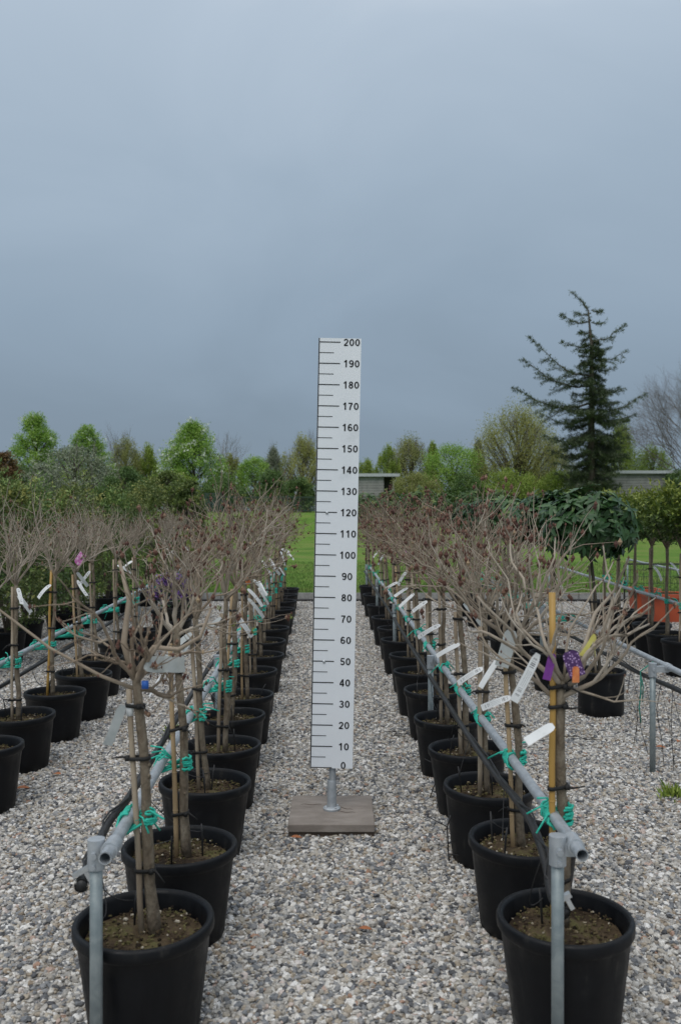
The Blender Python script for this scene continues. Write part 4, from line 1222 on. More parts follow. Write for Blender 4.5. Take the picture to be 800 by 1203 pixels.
# ---- the row on the number side of the board
GR = "potted bare shrubs in the row on the number side of the board"
R_Y = [2.54, 3.16, 3.77, 4.36, 5.02, 5.80, 6.47, 7.27, 8.12, 8.9, 9.86, 11.1, 12.5, 14.0]
for i, y in enumerate(R_Y):
    x = 0.683 - 0.0150 * y + (0.008 if i % 2 else -0.006)
    lab = "%s potted bare shrub from the open rail end, row on the board's number side" % ORD[i]
    sd = 200 + i
    rg0 = random.Random(sd)
    pz = (railR(y), RAIL_Z)
    if i == 0:
        lab = "potted bare shrub with a yellow cane and purple labels behind the galvanised post"
        root, rg, path, cp = potted("potted_shrub", lab, "potted shrub", GR, x, y, sd, base_off=(0.0, 0.03), fork=(-0.01, 0.02, 0.99), r_stem=0.0165, cane_side=-1, cane_mat='yellow_cane', cane_top=1.24, cane_r=0.0092, ties=(0.43, 0.70, 0.90, 0.985), cane_base=(-0.035, 0.0, 0.26), pipe=pz)
        b0 = (-0.01, 0.02, 0.97)
        def pp(px, py, dy=0.0):
            X_, Z_ = at(px, py, y + dy); return (X_ - x, dy, Z_)
        cust = []
        for ch in ([(662, 800), (690, 765), (725, 735), (765, 712)], [(662, 800), (700, 755), (735, 745), (762, 733)], [(680, 775), (700, 720), (722, 690), (738, 655)],
                   [(662, 800), (640, 760), (628, 705), (622, 650)], [(660, 805), (620, 770), (590, 730), (560, 700)], [(655, 800), (612, 765), (575, 745), (548, 740)],
                   [(640, 765), (605, 730), (595, 680), (570, 640)], [(688, 768), (720, 745), (745, 722), (770, 702)], [(662, 795), (668, 740), (700, 690), (720, 660)],
                   [(630, 712), (640, 680), (650, 655), (652, 632)], [(612, 770), (608, 720), (612, 690), (605, 650)], [(705, 752), (718, 700), (712, 672), (708, 640)],
                   [(620, 690), (600, 660), (598, 630), (588, 600)], [(725, 735), (738, 700), (745, 690), (748, 672)]):
            pts = [pp(px, py, rg.uniform(-0.10, 0.12) * k + 0.02) for k, (px, py) in enumerate(ch)]
            # smooth the chain
            sp = []
            for a, b in zip(pts, pts[1:]):
                for f in (0, 0.34, 0.67):
                    q = Vector(a).lerp(Vector(b), f); sp.append(q + Vector((rg.gauss(0, .003), rg.gauss(0, .003), rg.gauss(0, .003))))
            sp.append(Vector(pts[-1])); cust.append((sp, 0.0068 if len(cust) < 6 else 0.0042))
        shrub_crown(root, b0, rg, nmain=5, L=0.185, spread=0.65, maxlev=2, kids=(2, 3), mat='twig', r=0.0085, el=(0.3, 0.9), buds=0.12, budr=0.007, wob=0.2, custom=cust, tone=0.62)
        strip("purple_label", root, pp(649, 768, -0.03), (-0.25, -0.1, -1), (0.15, -1, 0), 0.075, 0.024, 'tag_purple', curl=0.05)
        strip("picture_label", root, pp(668, 765, -0.035), (0.35, -0.05, -1), (-0.1, -1, 0.1), 0.075, 0.045, 'tag_dots', curl=0.05)
        strip("orange_label", root, pp(676, 783, -0.038), (0.0, -0.05, -1), (0.1, -1, 0.1), 0.045, 0.02, 'tag_orange', curl=0.05)
        strip("yellow_ribbon", root, pp(698, 745, -0.03), (-0.45, -0.1, -0.9), (0.4, -1, 0.2), 0.07, 0.012, 'tag_yellow', curl=0.25, twist=0.9)
        strip("yellow_ribbon", root, pp(699, 747, 0.03), (-0.2, -0.1, -1), (0.4, -1, 0.2), 0.06, 0.010, 'tag_yellow', curl=-0.3, twist=-0.9)
        strip("plant_label", root, pp(650, 852, -0.03), (-0.9, -0.3, -0.42), (0, -0.9, 0.6), 0.095, 0.026, 'tag_plain', curl=0.05)
        strip("plant_label", root, pp(632, 768, -0.03), (-0.55, -0.2, -1), (0.2, -1, 0.2), 0.15, 0.026, 'tag_print', curl=0.06)
        continue
    fork = (rg0.uniform(-0.05, 0.0), rg0.uniform(-0.03, 0.03), rg0.uniform(1.0, 1.07))
    root, rg, path, cp = potted("potted_shrub", lab, "potted shrub", GR, x, y, sd, base_off=(rg0.uniform(-0.01, 0.03), rg0.uniform(-.02, .02)), fork=fork,
                                cane_mat=rg0.choice(['stake', 'stake', 'stake', 'cane']), cane_top=fork[2] - rg0.uniform(0.0, 0.1), cane_r=rg0.uniform(0.0075, 0.010), r_stem=rg0.uniform(0.011, 0.0145), pipe=pz)
    shrub_crown(root, fork, rg, nmain=rg.randint(6, 8), L=rg.uniform(0.25, 0.285) * (0.86 if i in (1, 2) else 1), spread=0.68, maxlev=2, kids=(3, 5) if i > 2 else (3, 4), up=0.36, wob=0.21, r=0.0082 if i < 4 else 0.0074, mat='twig' if i in (1, 2) else 'twig_brown', buds=0.45 if i > 1 else 0.3, budr=0.011, el=(0.35, 1.25), lenf=(0.6, 0.98), sprouts=0.12 if i > 4 else 0)
    if i < 9:
        q = along(path, 0.80 if i < 5 else 0.86)
        strip("plant_label", root, q + Vector((-0.018, -0.02, rg.uniform(-.06, .05))), (-1, rg.uniform(-.7, .1), rg.uniform(-1.1, -0.2)), (0.1, -0.85, 0.6), rg.uniform(0.10, 0.145), 0.023, rg.choice(['tag_print', 'tag_print', 'tag_plain']), curl=rg.uniform(0.1, 0.45), twist=rg.gauss(0, .35))
    if i in (1, 3, 7, 10, 11):
        add_tags(root, rg, path, 1, x, zr=(0.95, 1.03), toward=-1 if i != 3 else 1, kinds=('tag_print', 'tag_plain', 'tag_grey'))
    if i == 1:
        strip("plant_label", root, (-0.05, -0.06, 1.06), (-0.3, -0.2, -1), (0.2, -1, 0.2), 0.13, 0.05, 'tag_grey', curl=0.08)
    if i in (8, 9): strip("picture_label", root, (0.02, -0.04, 1.02), (0.5, -0.2, 0.6), (-0.3, -1, 0.2), 0.10, 0.05, 'tag_pink', curl=0.15)

# ---- the outer row by the shrub bed
GF = "potted bare shrubs in the outer row by the shrub bed"
FL = [(4.41, -1.76), (5.13, -1.83), (5.79, -1.847), (6.38, -1.84), (7.15, -1.93), (7.95, -1.95), (8.8, -1.99), (10.5, -2.03), (11.4, -2.06), (12.3, -2.1)]
for i, (y, x) in enumerate(FL):
    lab = "%s potted bare shrub in the outer row by the shrub bed, counting backwards" % ORD[i]
    if i == 0: lab = "black pot cut by the picture edge, with a bare shrub, beside the shrub bed"
    if i == 2: lab = "potted bare shrub tied to an orange tan cane, outer row by the shrub bed"
    sd = 300 + i; rg0 = random.Random(sd)
    fork = (rg0.uniform(-0.06, 0.0), rg0.uniform(-0.03, 0.03), rg0.uniform(1.04, 1.1))
    root, rg, path, cp = potted("potted_shrub", lab, "potted shrub", GF, x, y, sd, base_off=(rg0.uniform(-0.03, 0.0), 0.0), fork=fork,
                                cane_mat='yellow_cane' if i == 2 else rg0.choice(['stake', 'cane']), cane_top=fork[2] + (0.02 if i == 2 else -0.03), cane_r=0.0085, r_stem=0.0125, pipe=(railFL(y), RAIL_Z))
    shrub_crown(root, fork, rg, nmain=8, L=rg.uniform(0.2, 0.24), spread=0.58, maxlev=2, kids=(3, 4), mat='twig', buds=0.06, budr=0.007, el=(0.5, 1.35), up=0.46, wob=0.22, r=0.0074, lenf=(0.65, 1.0), tone=0.55)
    add_tags(root, rg, path, 2 if i in (1, 3) else 1, x, zr=(0.95, 1.05), toward=1 if i % 2 else -1, long=(0.10, 0.14))
    if i == 3: strip("picture_label", root, (-0.03, -0.04, 1.10), (0.3, -0.2, 0.5), (-0.3, -1, 0.2), 0.09, 0.06, 'tag_pink', curl=0.2)

# purple flowering rhododendron among the far pots
def flowering(X, Y, label):
    root = empty("flowering_rhododendron", (X, Y, 0)); tag(root, label, "potted plant")
    p = link("pot", POT, root); link("soil", SOILS[1], p)
    rg = random.Random(77); rs = np.random.RandomState(77)
    m = MB()
    for k in range(6):
        a = k * 1.05; m.tube([(0, 0, 0.26), (math.cos(a) * .06, math.sin(a) * .06, 0.4), (math.cos(a) * .16, math.sin(a) * .16, 0.56)], [0.008, 0.006, 0.004], n=5)
    m.build("stem", M['stem_dark'], root)
    lf = MB(); cs = []
    for k in range(55):
        a = rg.uniform(0, 6.28); e = rg.uniform(-0.3, 1.5); r = rg.uniform(0.16, 0.25)
        c = Vector((math.cos(a) * math.cos(e) * r, math.sin(a) * math.cos(e) * r, 0.53 + math.sin(e) * r * 0.85)); cs.append(c)
        for j in range(6):
            b = j * 1.05 + rg.random(); d = Vector((math.cos(b), math.sin(b), 0.15)) + (c - Vector((0, 0, .5))).normalized() * 0.5
            big_leaf(lf, c, d, Vector((0, 0, 1)), rg.uniform(.06, .1), .035, rg.uniform(0.1, 0.7))
    co = lf.build("foliage", M['leaf_laurel'], root)
    P = []
    for c in cs:
        if c.z > 0.52 and rg.random() < 0.75: P.append(np.array(c * 1.04) + np.array([0, 0, .02]) + rs.normal(0, .028, (26, 3)))
    P = np.concatenate(P); n = len(P)
    D = rs.normal(0, 1, (n, 3)); D[:, 2] += .5
    link("flowers", tri_leaves("flowers", P, D, rs.normal(0, 1, (n, 3)), rs.uniform(.025, .045, n), rs.uniform(.02, .035, n), rs.uniform(0, 1, n), M['purple']), root)
flowering(-1.80, 9.6, "potted rhododendron covered in purple flowers, seen between the bare stems")

# ---- laurel and privet standards in the outer rows past the number side
def standard_crown_laurel(root, c, r, rg, squash=0.8, nsh=120, leaf=0.105, mat='leaf_laurel'):
    lf = MB()
    for k in range(nsh):
        z = rg.uniform(-0.85, 1.0); a = rg.uniform(0, 6.28); q = math.sqrt(max(0, 1 - z * z))
        rr = r * (rg.uniform(0.5, 1.0) + 0.16 * mnoise.noise(Vector((q * math.cos(a) * 2.2, q * math.sin(a) * 2.2, z * 2.2 + nsh))))
        o = Vector((q * math.cos(a), q * math.sin(a), z))
        p = Vector(c) + Vector((o.x * rr, o.y * rr, o.z * rr * squash))
        ax = (o + Vector((rg.gauss(0, .35), rg.gauss(0, .35), 0.5 + rg.gauss(0, .3)))).normalized()
        e = ax.orthogonal().normalized()
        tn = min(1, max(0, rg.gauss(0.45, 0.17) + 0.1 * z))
        for j in range(rg.randint(5, 10)):
            d = Matrix.Rotation(j * 2.4 + rg.uniform(-.3, .3), 3, ax) @ e
            d = (d + ax * rg.uniform(-0.45, 0.35)).normalized()
            big_leaf(lf, p, d, ax, leaf * rg.uniform(0.55, 1.3), leaf * 0.36 * rg.uniform(0.7, 1.15), min(1, max(0, tn + rg.gauss(0, 0.1))), rg.uniform(0.05, 0.5))
    return lf.build("crown", M[mat], root)

def inner_branches(root, base, c, r, rg, mat='stem_dark'):
    m = MB()
    for k in range(9):
        a = k * 2.4; e = rg.uniform(0.2, 1.3)
        t = Vector(c) + Vector((math.cos(a) * math.cos(e), math.sin(a) * math.cos(e), math.sin(e) * 0.7)) * r * 0.75
        m.tube([Vector(base), Vector(base).lerp(t, 0.5) + Vector((0, 0, 0.02)), t], [0.009, 0.006, 0.003], n=5, cap=False)
    m.build("branches", M[mat], root)

GX = "potted laurel standards in the outer row"
FR = [(6.5, 1.89), (7.35, 1.75), (8.3, 1.73), (9.3, 1.72), (10.3, 1.74), (11.4, 1.78), (12.6, 1.80)]
for i, (y, x) in enumerate(FR):
    lab = "%s dark glossy potted laurel standard in its row, counting back from the big leaf ball" % ORD[i]
    if i == 0: lab = "potted laurel standard with the biggest ball of dark glossy leaves, by the free post"
    sd = 400 + i; rg0 = random.Random(sd)
    top = 1.12
    root, rg, path, cp = potted("potted_laurel", lab, "potted shrub", GX, x, y, sd, fork=(-0.07 if i == 0 else rg0.uniform(-0.03, 0.03), 0, top), r_stem=0.0125, stem_mat='stem_dark', cane_mat='stake', cane_top=1.08, ties=(0.5, 0.8), pot=POT_STRAIGHT if i == 0 else POT, soils=SOILS_SMALL if i == 0 else SOILS, pipe=(railFR(y) + 0.03, RAIL_Z) if i else None)
    cx = -0.10 if i == 0 else rg.uniform(-0.03, 0.03); r = 0.36 if i == 0 else rg.uniform(0.29, 0.34)
    c = (cx, 0, 1.38 if i == 0 else rg.uniform(1.36, 1.42))
    inner_branches(root, (cx * 0.7, 0, top - 0.01), c, r, rg)
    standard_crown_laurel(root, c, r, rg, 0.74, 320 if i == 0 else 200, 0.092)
    if i in (1, 3): add_tags(root, rg, path, 1, x, zr=(0.85, 1.0), toward=1)

GLW = "laurel standards planted in the lawn beyond the kerb"
for i, (px, y) in enumerate([(431, 16.2), (462, 16.6), (492, 16.0), (520, 16.8), (552, 16.2), (585, 16.7)]):
    where = ["just past the edge of the board", "behind the far end of the rail", "third along from the board", "fourth along from the board", "fifth along from the board", "last before the potted laurels"][i]
    x = at(px, 0, y)[0]
    root = empty("laurel_standard", (x, y, 0)); tag(root, "dark laurel standard growing in the lawn, " + where, "shrub", GLW)
    rg = random.Random(450 + i)
    m = MB(); m.tube(stem_path((0, 0, -0.02), (0, 0, 1.22), rg, 8, 0.008), 0.016, n=8); m.build("stem", M['stem_dark'], root)
    c = (0, 0, rg.uniform(1.48, 1.58)); r = rg.uniform(0.34, 0.44); inner_branches(root, (0, 0, 1.2), c, r * 0.9, rg); standard_crown_laurel(root, c, r, rg, rg.uniform(0.75, 0.95), 260, 0.07, 'leaf_laurel_mid')

def privet_crown(root, c, r, rg, rs, squash=0.9):
    P = []; D = []; T = []
    for k in range(230):
        z = rg.uniform(-0.8, 1.0); a = rg.uniform(0, 6.28); q = math.sqrt(max(0, 1 - z * z)); rr = r * rg.uniform(0.45, 1.0)
        b = np.array(c) + np.array([q * math.cos(a) * rr, q * math.sin(a) * rr, z * rr * squash])
        d = np.array([q * math.cos(a) * 0.5 + rg.gauss(0, .2), q * math.sin(a) * 0.5 + rg.gauss(0, .2), 0.9])
        L = rg.uniform(0.06, 0.17) * (1.2 if z > 0.5 else 0.9)
        for j in range(16):
            f = j / 15
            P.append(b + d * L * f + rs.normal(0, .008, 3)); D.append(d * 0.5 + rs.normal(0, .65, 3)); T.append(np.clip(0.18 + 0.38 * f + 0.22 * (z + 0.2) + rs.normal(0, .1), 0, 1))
    P = np.array(P); D = np.array(D); n = len(P)
    Nn = rs.normal(0, .5, (n, 3)); Nn[:, 2] += 1
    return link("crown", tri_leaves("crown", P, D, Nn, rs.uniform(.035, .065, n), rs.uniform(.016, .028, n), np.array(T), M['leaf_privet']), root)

GP = "potted yellow green privet standards"
for i, (y, x) in enumerate([(8.0, 3.06), (8.55, 3.12), (9.2, 3.2), (9.9, 3.26), (10.7, 3.33), (11.6, 3.42)]):
    lab = "%s potted yellow green privet standard, counting back along its row by the orange tubs" % ORD[i]
    if i == 0: lab = "potted yellow green privet standard at the picture edge, its pot cut by the frame"
    sd = 500 + i
    root, rg, path, cp = potted("potted_privet", lab, "potted shrub", GP, x, y, sd, fork=(0, 0, 1.12), r_stem=0.0155, stem_mat='stem', cane=i % 2 == 0, cane_mat='stake', cane_top=1.1, ties=(0.6, 0.9), pipe=(x + 0.06, RAIL_Z + 0.02))
    rs = np.random.RandomState(sd); c = (0, 0, 1.355)
    inner_branches(root, (0, 0, 1.11), c, 0.32, rg, 'stem'); privet_crown(root, c, 0.36, rg, rs, 0.72)
    if i in (1, 2): add_tags(root, rg, path, 1, x, zr=(0.9, 1.05), toward=1, long=(0.14, 0.2))

# ---- dense shrubs in pots behind the outer row
GS = "dense evergreen shrubs in black pots"
rgS = random.Random(61)
SHR = [(7.9, -3.35, 1.62), (8.7, -3.25, 1.75), (9.5, -3.35, 1.8), (10.3, -3.2, 1.7), (11.2, -3.3, 1.85), (12.1, -3.15, 1.8), (13.0, -3.2, 1.85), (13.9, -3.0, 1.9), (9.0, -4.2, 1.95), (10.8, -4.3, 2.1), (12.8, -4.2, 2.2)]
for i, (y, x, H) in enumerate(SHR):
    lab = "%s dense olive green shrub in a black pot, counting back behind the outer row" % ORD[i]
    if i >= 8: lab = ["loose olive shrub rising behind the front row of dense shrubs at the picture edge", "tall dark shrub in the second row of the shrub bed under the small blossoming tree", "tall grey olive shrub at the back of the shrub bed under the bare brown treetop"][i - 8]
    root = empty("potted_evergreen", (x, y, 0)); tag(root, lab, "potted shrub", GS)
    p = link("pot", POT, root, rotz=i); link("soil", SOILS[i % 4], p)
    rs = np.random.RandomState(600 + i); rg = random.Random(600 + i)
    m = MB()
    for k in range(7):
        a = k * 0.9; h = H * rg.uniform(0.6, 0.9)
        m.tube([(0, 0, 0.26), (math.cos(a) * .1, math.sin(a) * .1, 0.26 + (h - .26) * .5), (math.cos(a) * .24, math.sin(a) * .24, h)], [0.011, 0.008, 0.003], n=5, cap=False)
    m.build("stem", M['stem_dark'], root)
    P = []; D = []; T = []
    for k in range(210):
        t = rg.random() ** 0.8; R = 0.46 * prof_column(t) * rg.uniform(0.35, 1.05); a = rg.uniform(0, 6.28)
        b = np.array([R * math.cos(a), R * math.sin(a), 0.32 + (H - 0.42) * t])
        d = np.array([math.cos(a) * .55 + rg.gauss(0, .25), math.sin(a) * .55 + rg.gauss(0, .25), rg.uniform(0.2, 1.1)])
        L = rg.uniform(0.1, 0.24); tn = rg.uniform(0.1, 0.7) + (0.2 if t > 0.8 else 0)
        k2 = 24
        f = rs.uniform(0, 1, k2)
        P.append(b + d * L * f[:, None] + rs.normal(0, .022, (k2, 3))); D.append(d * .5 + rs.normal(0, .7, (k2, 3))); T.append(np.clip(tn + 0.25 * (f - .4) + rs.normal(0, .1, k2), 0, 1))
    P = np.concatenate(P); D = np.concatenate(D); T = np.concatenate(T); n = len(P)
    Nn = rs.normal(0, .6, (n, 3)); Nn[:, 2] += 1
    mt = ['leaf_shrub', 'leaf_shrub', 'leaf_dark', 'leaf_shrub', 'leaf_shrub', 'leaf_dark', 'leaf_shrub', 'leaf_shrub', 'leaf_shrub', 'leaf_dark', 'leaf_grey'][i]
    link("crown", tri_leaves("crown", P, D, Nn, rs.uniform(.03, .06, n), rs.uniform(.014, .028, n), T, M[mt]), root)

# planted bushes on the lawn behind the bed
for lab, nm, px, y, tp, w, mt, pf, sd in [
    ("grey green feathery bush rising behind the shrub bed below the blossoming trees", "grey_bush", 90, 24, 523, 118, 'leaf_grey', prof_round, 801),
    ("bronze red leaved shrub at the picture edge below the first blossoming tree", "bronze_shrub", 4, 20, 528, 56, 'leaf_red', prof_round, 802),
    ("olive green bush on the lawn at the end of the shrub bed", "green_bush", 196, 22, 552, 80, 'leaf_shrub', prof_round, 803),
    ("dark green bush between the grey feathery bush and the largest blossoming tree", "green_bush", 148, 23, 548, 70, 'leaf_dark', prof_round, 804),
    ("yellow olive bush standing in front of the fence gate", "green_bush", 222, 19, 562, 46, 'leaf_shrub', prof_round, 805),
]:
    foliage_tree(nm, lab, "bush", px, y, tp, w, mt, pf, sd, cb=0.05, nclump=110, per=110, leaf=0.06, clump=0.11, twigs=26 if mt == 'leaf_grey' else 0)

# ------------------------------------------------------------------ rails
def clamp(root, px_, py_, pz_, post_x):
    m = MB()
    m.tube([(post_x, py_, pz_ - 0.055), (post_x, py_, pz_ + 0.022)], 0.0225, n=16)
    m.tube([(px_, py_ - 0.028, pz_), (px_, py_ + 0.028, pz_)], 0.0225, n=16, cap=False)
    m.tube([(px_, py_ - 0.028, pz_), (px_, py_ - 0.0282, pz_)], [0.0225, 0.0167], n=16, cap=False)
    m.box(((px_ + post_x) / 2, py_, pz_ - 0.012), (abs(px_ - post_x), 0.03, 0.034))
    m.tube([(post_x, py_ - 0.022, pz_ - 0.014), (post_x, py_ - 0.031, pz_ - 0.014)], 0.0095, n=6)
    m.tube([(post_x, py_ - 0.021, pz_ - 0.043), (post_x, py_ - 0.030, pz_ - 0.043)], 0.006, n=6)
    o = m.build("clamp", M['steel'], root); shade_by_angle(o)

def rail(label, fx, y0, y1, posts, post_dx, z=RAIL_Z, pipe_r=0.0165, wobble=0.004, mat='steel'):
    root = empty("support_rail", (fx(y0), y0, 0)); tag(root, label, "rail", "galvanised rails the trees are tied to")
    ox, oy = fx(y0), y0
    pts = []; n = 14
    for i in range(n + 1):
        y = y0 + (y1 - y0) * i / n
        pts.append((fx(y) - ox, y - oy, z + wobble * math.sin(i * 1.7)))
    m = MB()
    m.tube(pts, pipe_r, n=16, cap=False)
    m.tube(pts[:2], pipe_r - 0.0028, n=16, cap=False)
    m.tube(pts[-2:], pipe_r - 0.0028, n=16, cap=False)
    # ring closing the wall thickness at the open end
    a = len(m.v)
    p0 = Vector(pts[0]); ring = []
    for r in (pipe_r, pipe_r - 0.0028):
        for k in range(16):
            an = 2 * math.pi * k / 16; ring.append((p0.x + math.cos(an) * r, p0.y - 0.0006, p0.z + math.sin(an) * r))
    m.add(ring, [(k, (k + 1) % 16, 16 + (k + 1) % 16, 16 + k) for k in range(16)])
    m.build("pipe", M[mat], root)
    for y in posts:
        px_ = fx(y) - ox + post_dx
        q = MB(); q.tube([(px_, y - oy, -0.05), (px_, y - oy, 0.3), (px_, y - oy, z + 0.012)], 0.0165, n=16); q.build("post", M['steel_post'], root)
        clamp(root, fx(y) - ox, y - oy, z, px_)
    return root
rail("galvanised rail with open end, tied to shrubs on the tick side of the board", railL, 2.245, 14.2, [2.32, 5.3, 8.25, 11.2, 14.1], -0.04)
rail("galvanised rail with open end, tied to shrubs on the number side of the board", railR, 2.265, 14.5, [2.345, 5.28, 8.2, 11.2, 14.4], -0.042)
rail("galvanised rail of the outer row in front of the dense green shrubs", railFL, 3.6, 14.0, [3.9, 10.0, 13.8], -0.04)
rail("galvanised rail of the outer laurel row with a free standing post", railFR, 3.9, 14.3, [5.02, 8.0, 11.0, 14.2], -0.085)
rail("thin galvanised rail along the privet standards", lambda y: 3.02 + 0.045 * (y - 6), 6.0, 14.6, [14.4], -0.04, z=0.62, mat='steel')
rail("short galvanised rail behind the orange tubs", lambda y: 4.93 + 0.07 * (y - 12.95), 12.2, 16.0, [15.9], -0.04, z=0.62, mat='steel')

# ------------------------------------------------------------------ irrigation hoses
def hose(label, pts, pots, r=0.0125, endcap=True, n_loose=0, seed=0, clip_at=None):
    rg = random.Random(seed)
    o = Vector((pts[0][0], pts[0][1], 0))
    root = empty("irrigation_hose", o); tag(root, label, "hose", "black irrigation hoses along the rails")
    # smooth
    P = []
    for a, b in zip(pts, pts[1:]):
        for f in (0, 0.25, 0.5, 0.75):
            q = Vector(a).lerp(Vector(b), f); q += Vector((rg.gauss(0, .004), 0, rg.gauss(0, .006))); P.append(q - o)
    P.append(Vector(pts[-1]) - o)
    for _ in range(2):
        P = [P[0]] + [(P[i - 1] + P[i] * 2 + P[i + 1]) / 4 for i in range(1, len(P) - 1)] + [P[-1]]
    m = MB(); m.tube(P, r, n=12)
    m.build("tube", M['hose'], root)
    # spiral of thin tubing strapped along
    s = MB()
    Q = [p + Vector((0.012 * math.cos(i * 1.3), 0, 0.014 + 0.006 * math.sin(i * 0.9))) for i, p in enumerate(P)]
    s.tube(Q, 0.0035, n=6); s.build("thin_tube", M['hose'], root)
    if endcap:
        e = MB(); d = (P[0] - P[1]).normalized()
        e.tube([P[0] - d * 0.012, P[0] + d * 0.012], r * 1.5, n=14, cap=False)
        e.tube([P[0] + d * 0.012, P[0] - d * 0.004], r * 1.2, n=14, cap=True)
        e.build("end_cap", M['hose'], root)
        c = MB(); c.box(P[0] + Vector((0.0, 0.0, 0.034)), (0.05, 0.018, 0.012), Matrix.Rotation(-0.5, 3, 'Y')); c.box(P[0] + Vector((0.02, 0.0, 0.02)), (0.012, 0.014, 0.03), Matrix.Rotation(-0.5, 3, 'Y'))
        c.build("clip", M['silver_clip'], root, smooth=False)
    # drip tubes to each pot
    for (x, y) in pots:
        k = min(range(len(P)), key=lambda i: abs(P[i].y + o.y - y))
        a = P[k]; side = rg.choice([-1, 1])
        for j in range(1 if y > 7 else 2):
            b = Vector((x + rg.uniform(-0.11, 0.11), y + rg.uniform(-0.12, 0.05), 0.30)) - o
            mid = (a + b) / 2 + Vector((rg.gauss(0, .05), rg.gauss(0, .05), rg.uniform(-0.13, 0.02)))
            pts2 = []
            for i in range(11):
                f = i / 10; pts2.append(a * (1 - f) ** 2 + mid * 2 * f * (1 - f) + (b + Vector((0, 0, .06))) * f * f)
            t = MB(); t.tube(pts2, 0.0016, n=5); to = t.build("drip_tube", M['hose'], root)
            st = MB(); lean = Vector((rg.gauss(0, .02), rg.gauss(0, .02), 0))
            st.tube([b + Vector((0, 0, -0.06)), b + Vector((0, 0, 0.05)) + lean * .6, b + Vector((0, 0, 0.085)) + lean], [0.0025, 0.0042, 0.003], n=6)
            st.build("drip_stake", M['hose'], to)
    return root
lp = [(-0.69, 2.37, 0.475), (-0.70, 2.55, 0.515), (-0.705, 2.75, 0.52), (-0.71, 3.1, 0.515), (-0.742, 3.8, 0.51), (-0.80, 5.05, 0.515), (-0.84, 6.5, 0.50), (-0.92, 9.0, 0.52), (-1.0, 11.5, 0.5), (-1.06, 14.0, 0.51)]
hose("black hose with silver clip along the rail on the tick side of the board", lp, [(-0.488 - 0.0239 * y, y) for y in L_Y], seed=1)
rp = [(0.575, 2.36, 0.42), (0.572, 2.41, 0.435), (0.573, 2.47, 0.475), (0.583, 2.62, 0.515), (0.590, 2.85, 0.52), (0.594, 3.05, 0.50), (0.571, 3.31, 0.50), (0.526, 5.26, 0.505), (0.499, 7.13, 0.50), (0.47, 9.5, 0.5), (0.42, 12.0, 0.5), (0.38, 14.3, 0.52)]
hose("black hose bending down to a cap beside the post, number side of the board", rp, [(0.683 - 0.0150 * y, y) for y in R_Y], seed=2)
fp = [(1.84, 4.2, 0.50), (1.83, 4.84, 0.50), (1.82, 5.6, 0.49), (1.817, 6.34, 0.50), (1.83, 8.0, 0.49), (1.85, 11.0, 0.5), (1.9, 14.0, 0.5)]
hose("black hose along the rail of the outer laurel row", fp, [(x, y) for y, x in FR], seed=3, endcap=False)
fl = [(-1.99, 3.7, 0.45), (-2.0, 5.2, 0.44), (-2.04, 6.5, 0.45), (-2.12, 8.0, 0.44), (-2.3, 11.0, 0.45), (-2.4, 13.8, 0.45)]
hose("black hose along the outer rail by the dense shrubs", fl, [(x, y) for y, x in FL], seed=4, endcap=False)

# loose drip tubes and stakes lying or hanging
def loose(name, label, cat, pts, r, mat, group=None, extra=None):
    o = Vector((pts[0][0], pts[0][1], 0))
    m = MB(); m.tube([Vector(p) - o for p in pts], r, n=6)
    if extra:
        for e in extra: m.tube([Vector(p) - o for p in e], r * 0.8, n=6)
    ob = m.build(name, M[mat], None, loc=o); tag(ob, label, cat, group)
    return ob
GD = "loose black drip stakes on the gravel"
for k, (px, py, lab) in enumerate([(496, 908, "loose drip stake lying against the fourth pot beyond the board base"), (527, 1015, "loose drip stake standing in gravel beside the second pot on the number side"), (505, 940, "drip stake leaning out of the gravel between board base and third pot"), (690, 872, "twiggy black drip stake lying on gravel below the biggest laurel pot"), (462, 868, "small drip stake lying near the fifth pot on the number side")]):
    y = EYE * F / (py - CY); x = at(px, 0, y)[0]; rg = random.Random(900 + k)
    up = 0.16 if k in (1, 2) else 0.03
    p0 = Vector((x, y, 0.014)); p1 = Vector((x + rg.uniform(-.06, .06), y + rg.uniform(-.05, .08), up)); p2 = p1 + Vector((rg.uniform(-.08, .08), rg.uniform(-.04, .04), 0.05 if up > .1 else 0.01))
    ex = [[p0.lerp(p1, .5), p0.lerp(p1, .5) + Vector((.09, .02, .04 if up > .1 else .0))], [p0.lerp(p1, .2), p0.lerp(p1, .2) + Vector((.07, -.06, .012))], [p1, p1 + Vector((-.08, .04, -.01 if up < .1 else .03))]]
    loose("drip_stake", lab, "drip stake", [p0, p1, p2], 0.0028, 'hose', GD, ex)

for k, (px, top, bot, y) in enumerate([(741, 790, 880, 5.4), (756, 800, 905, 5.2), (776, 800, 900, 5.0), (790, 806, 912, 4.9)]):
    rg = random.Random(950 + k)
    x = 1.83
    y = x * F / (px - CX)
    zt = 0.49
    loose("hanging_drip_tube", "thin black drip tube hanging from the outer hose, %s from the laurel" % ORD[k], "drip tube", [(x, y, zt), (x - 0.03 + rg.gauss(0, .02), y, zt - .15), (x + rg.gauss(0, .03), y + .01, zt - .32), (x + rg.gauss(0, .05), y - .02, 0.02)], 0.0018, 'hose', "drip tubes hanging from the outer hose",
          [[(x, y + .02, zt), (x + .05, y + .02, zt - .2), (x + .06 + rg.gauss(0, .03), y, .02)]])
rg = random.Random(33)
yk = 1.75 * F / (752 - CX)
loose("hanging_twine", "frayed green twine hanging beside the free standing post", "twine", [(1.83, yk, 0.6), (1.75, yk, 0.54), (1.752, yk, 0.42), (1.742, yk, 0.33), (1.752, yk, 0.24)], 0.004, 'twine_worn', None, [[(1.75, yk, .52), (1.765, yk, .45), (1.762, yk, .36)]])

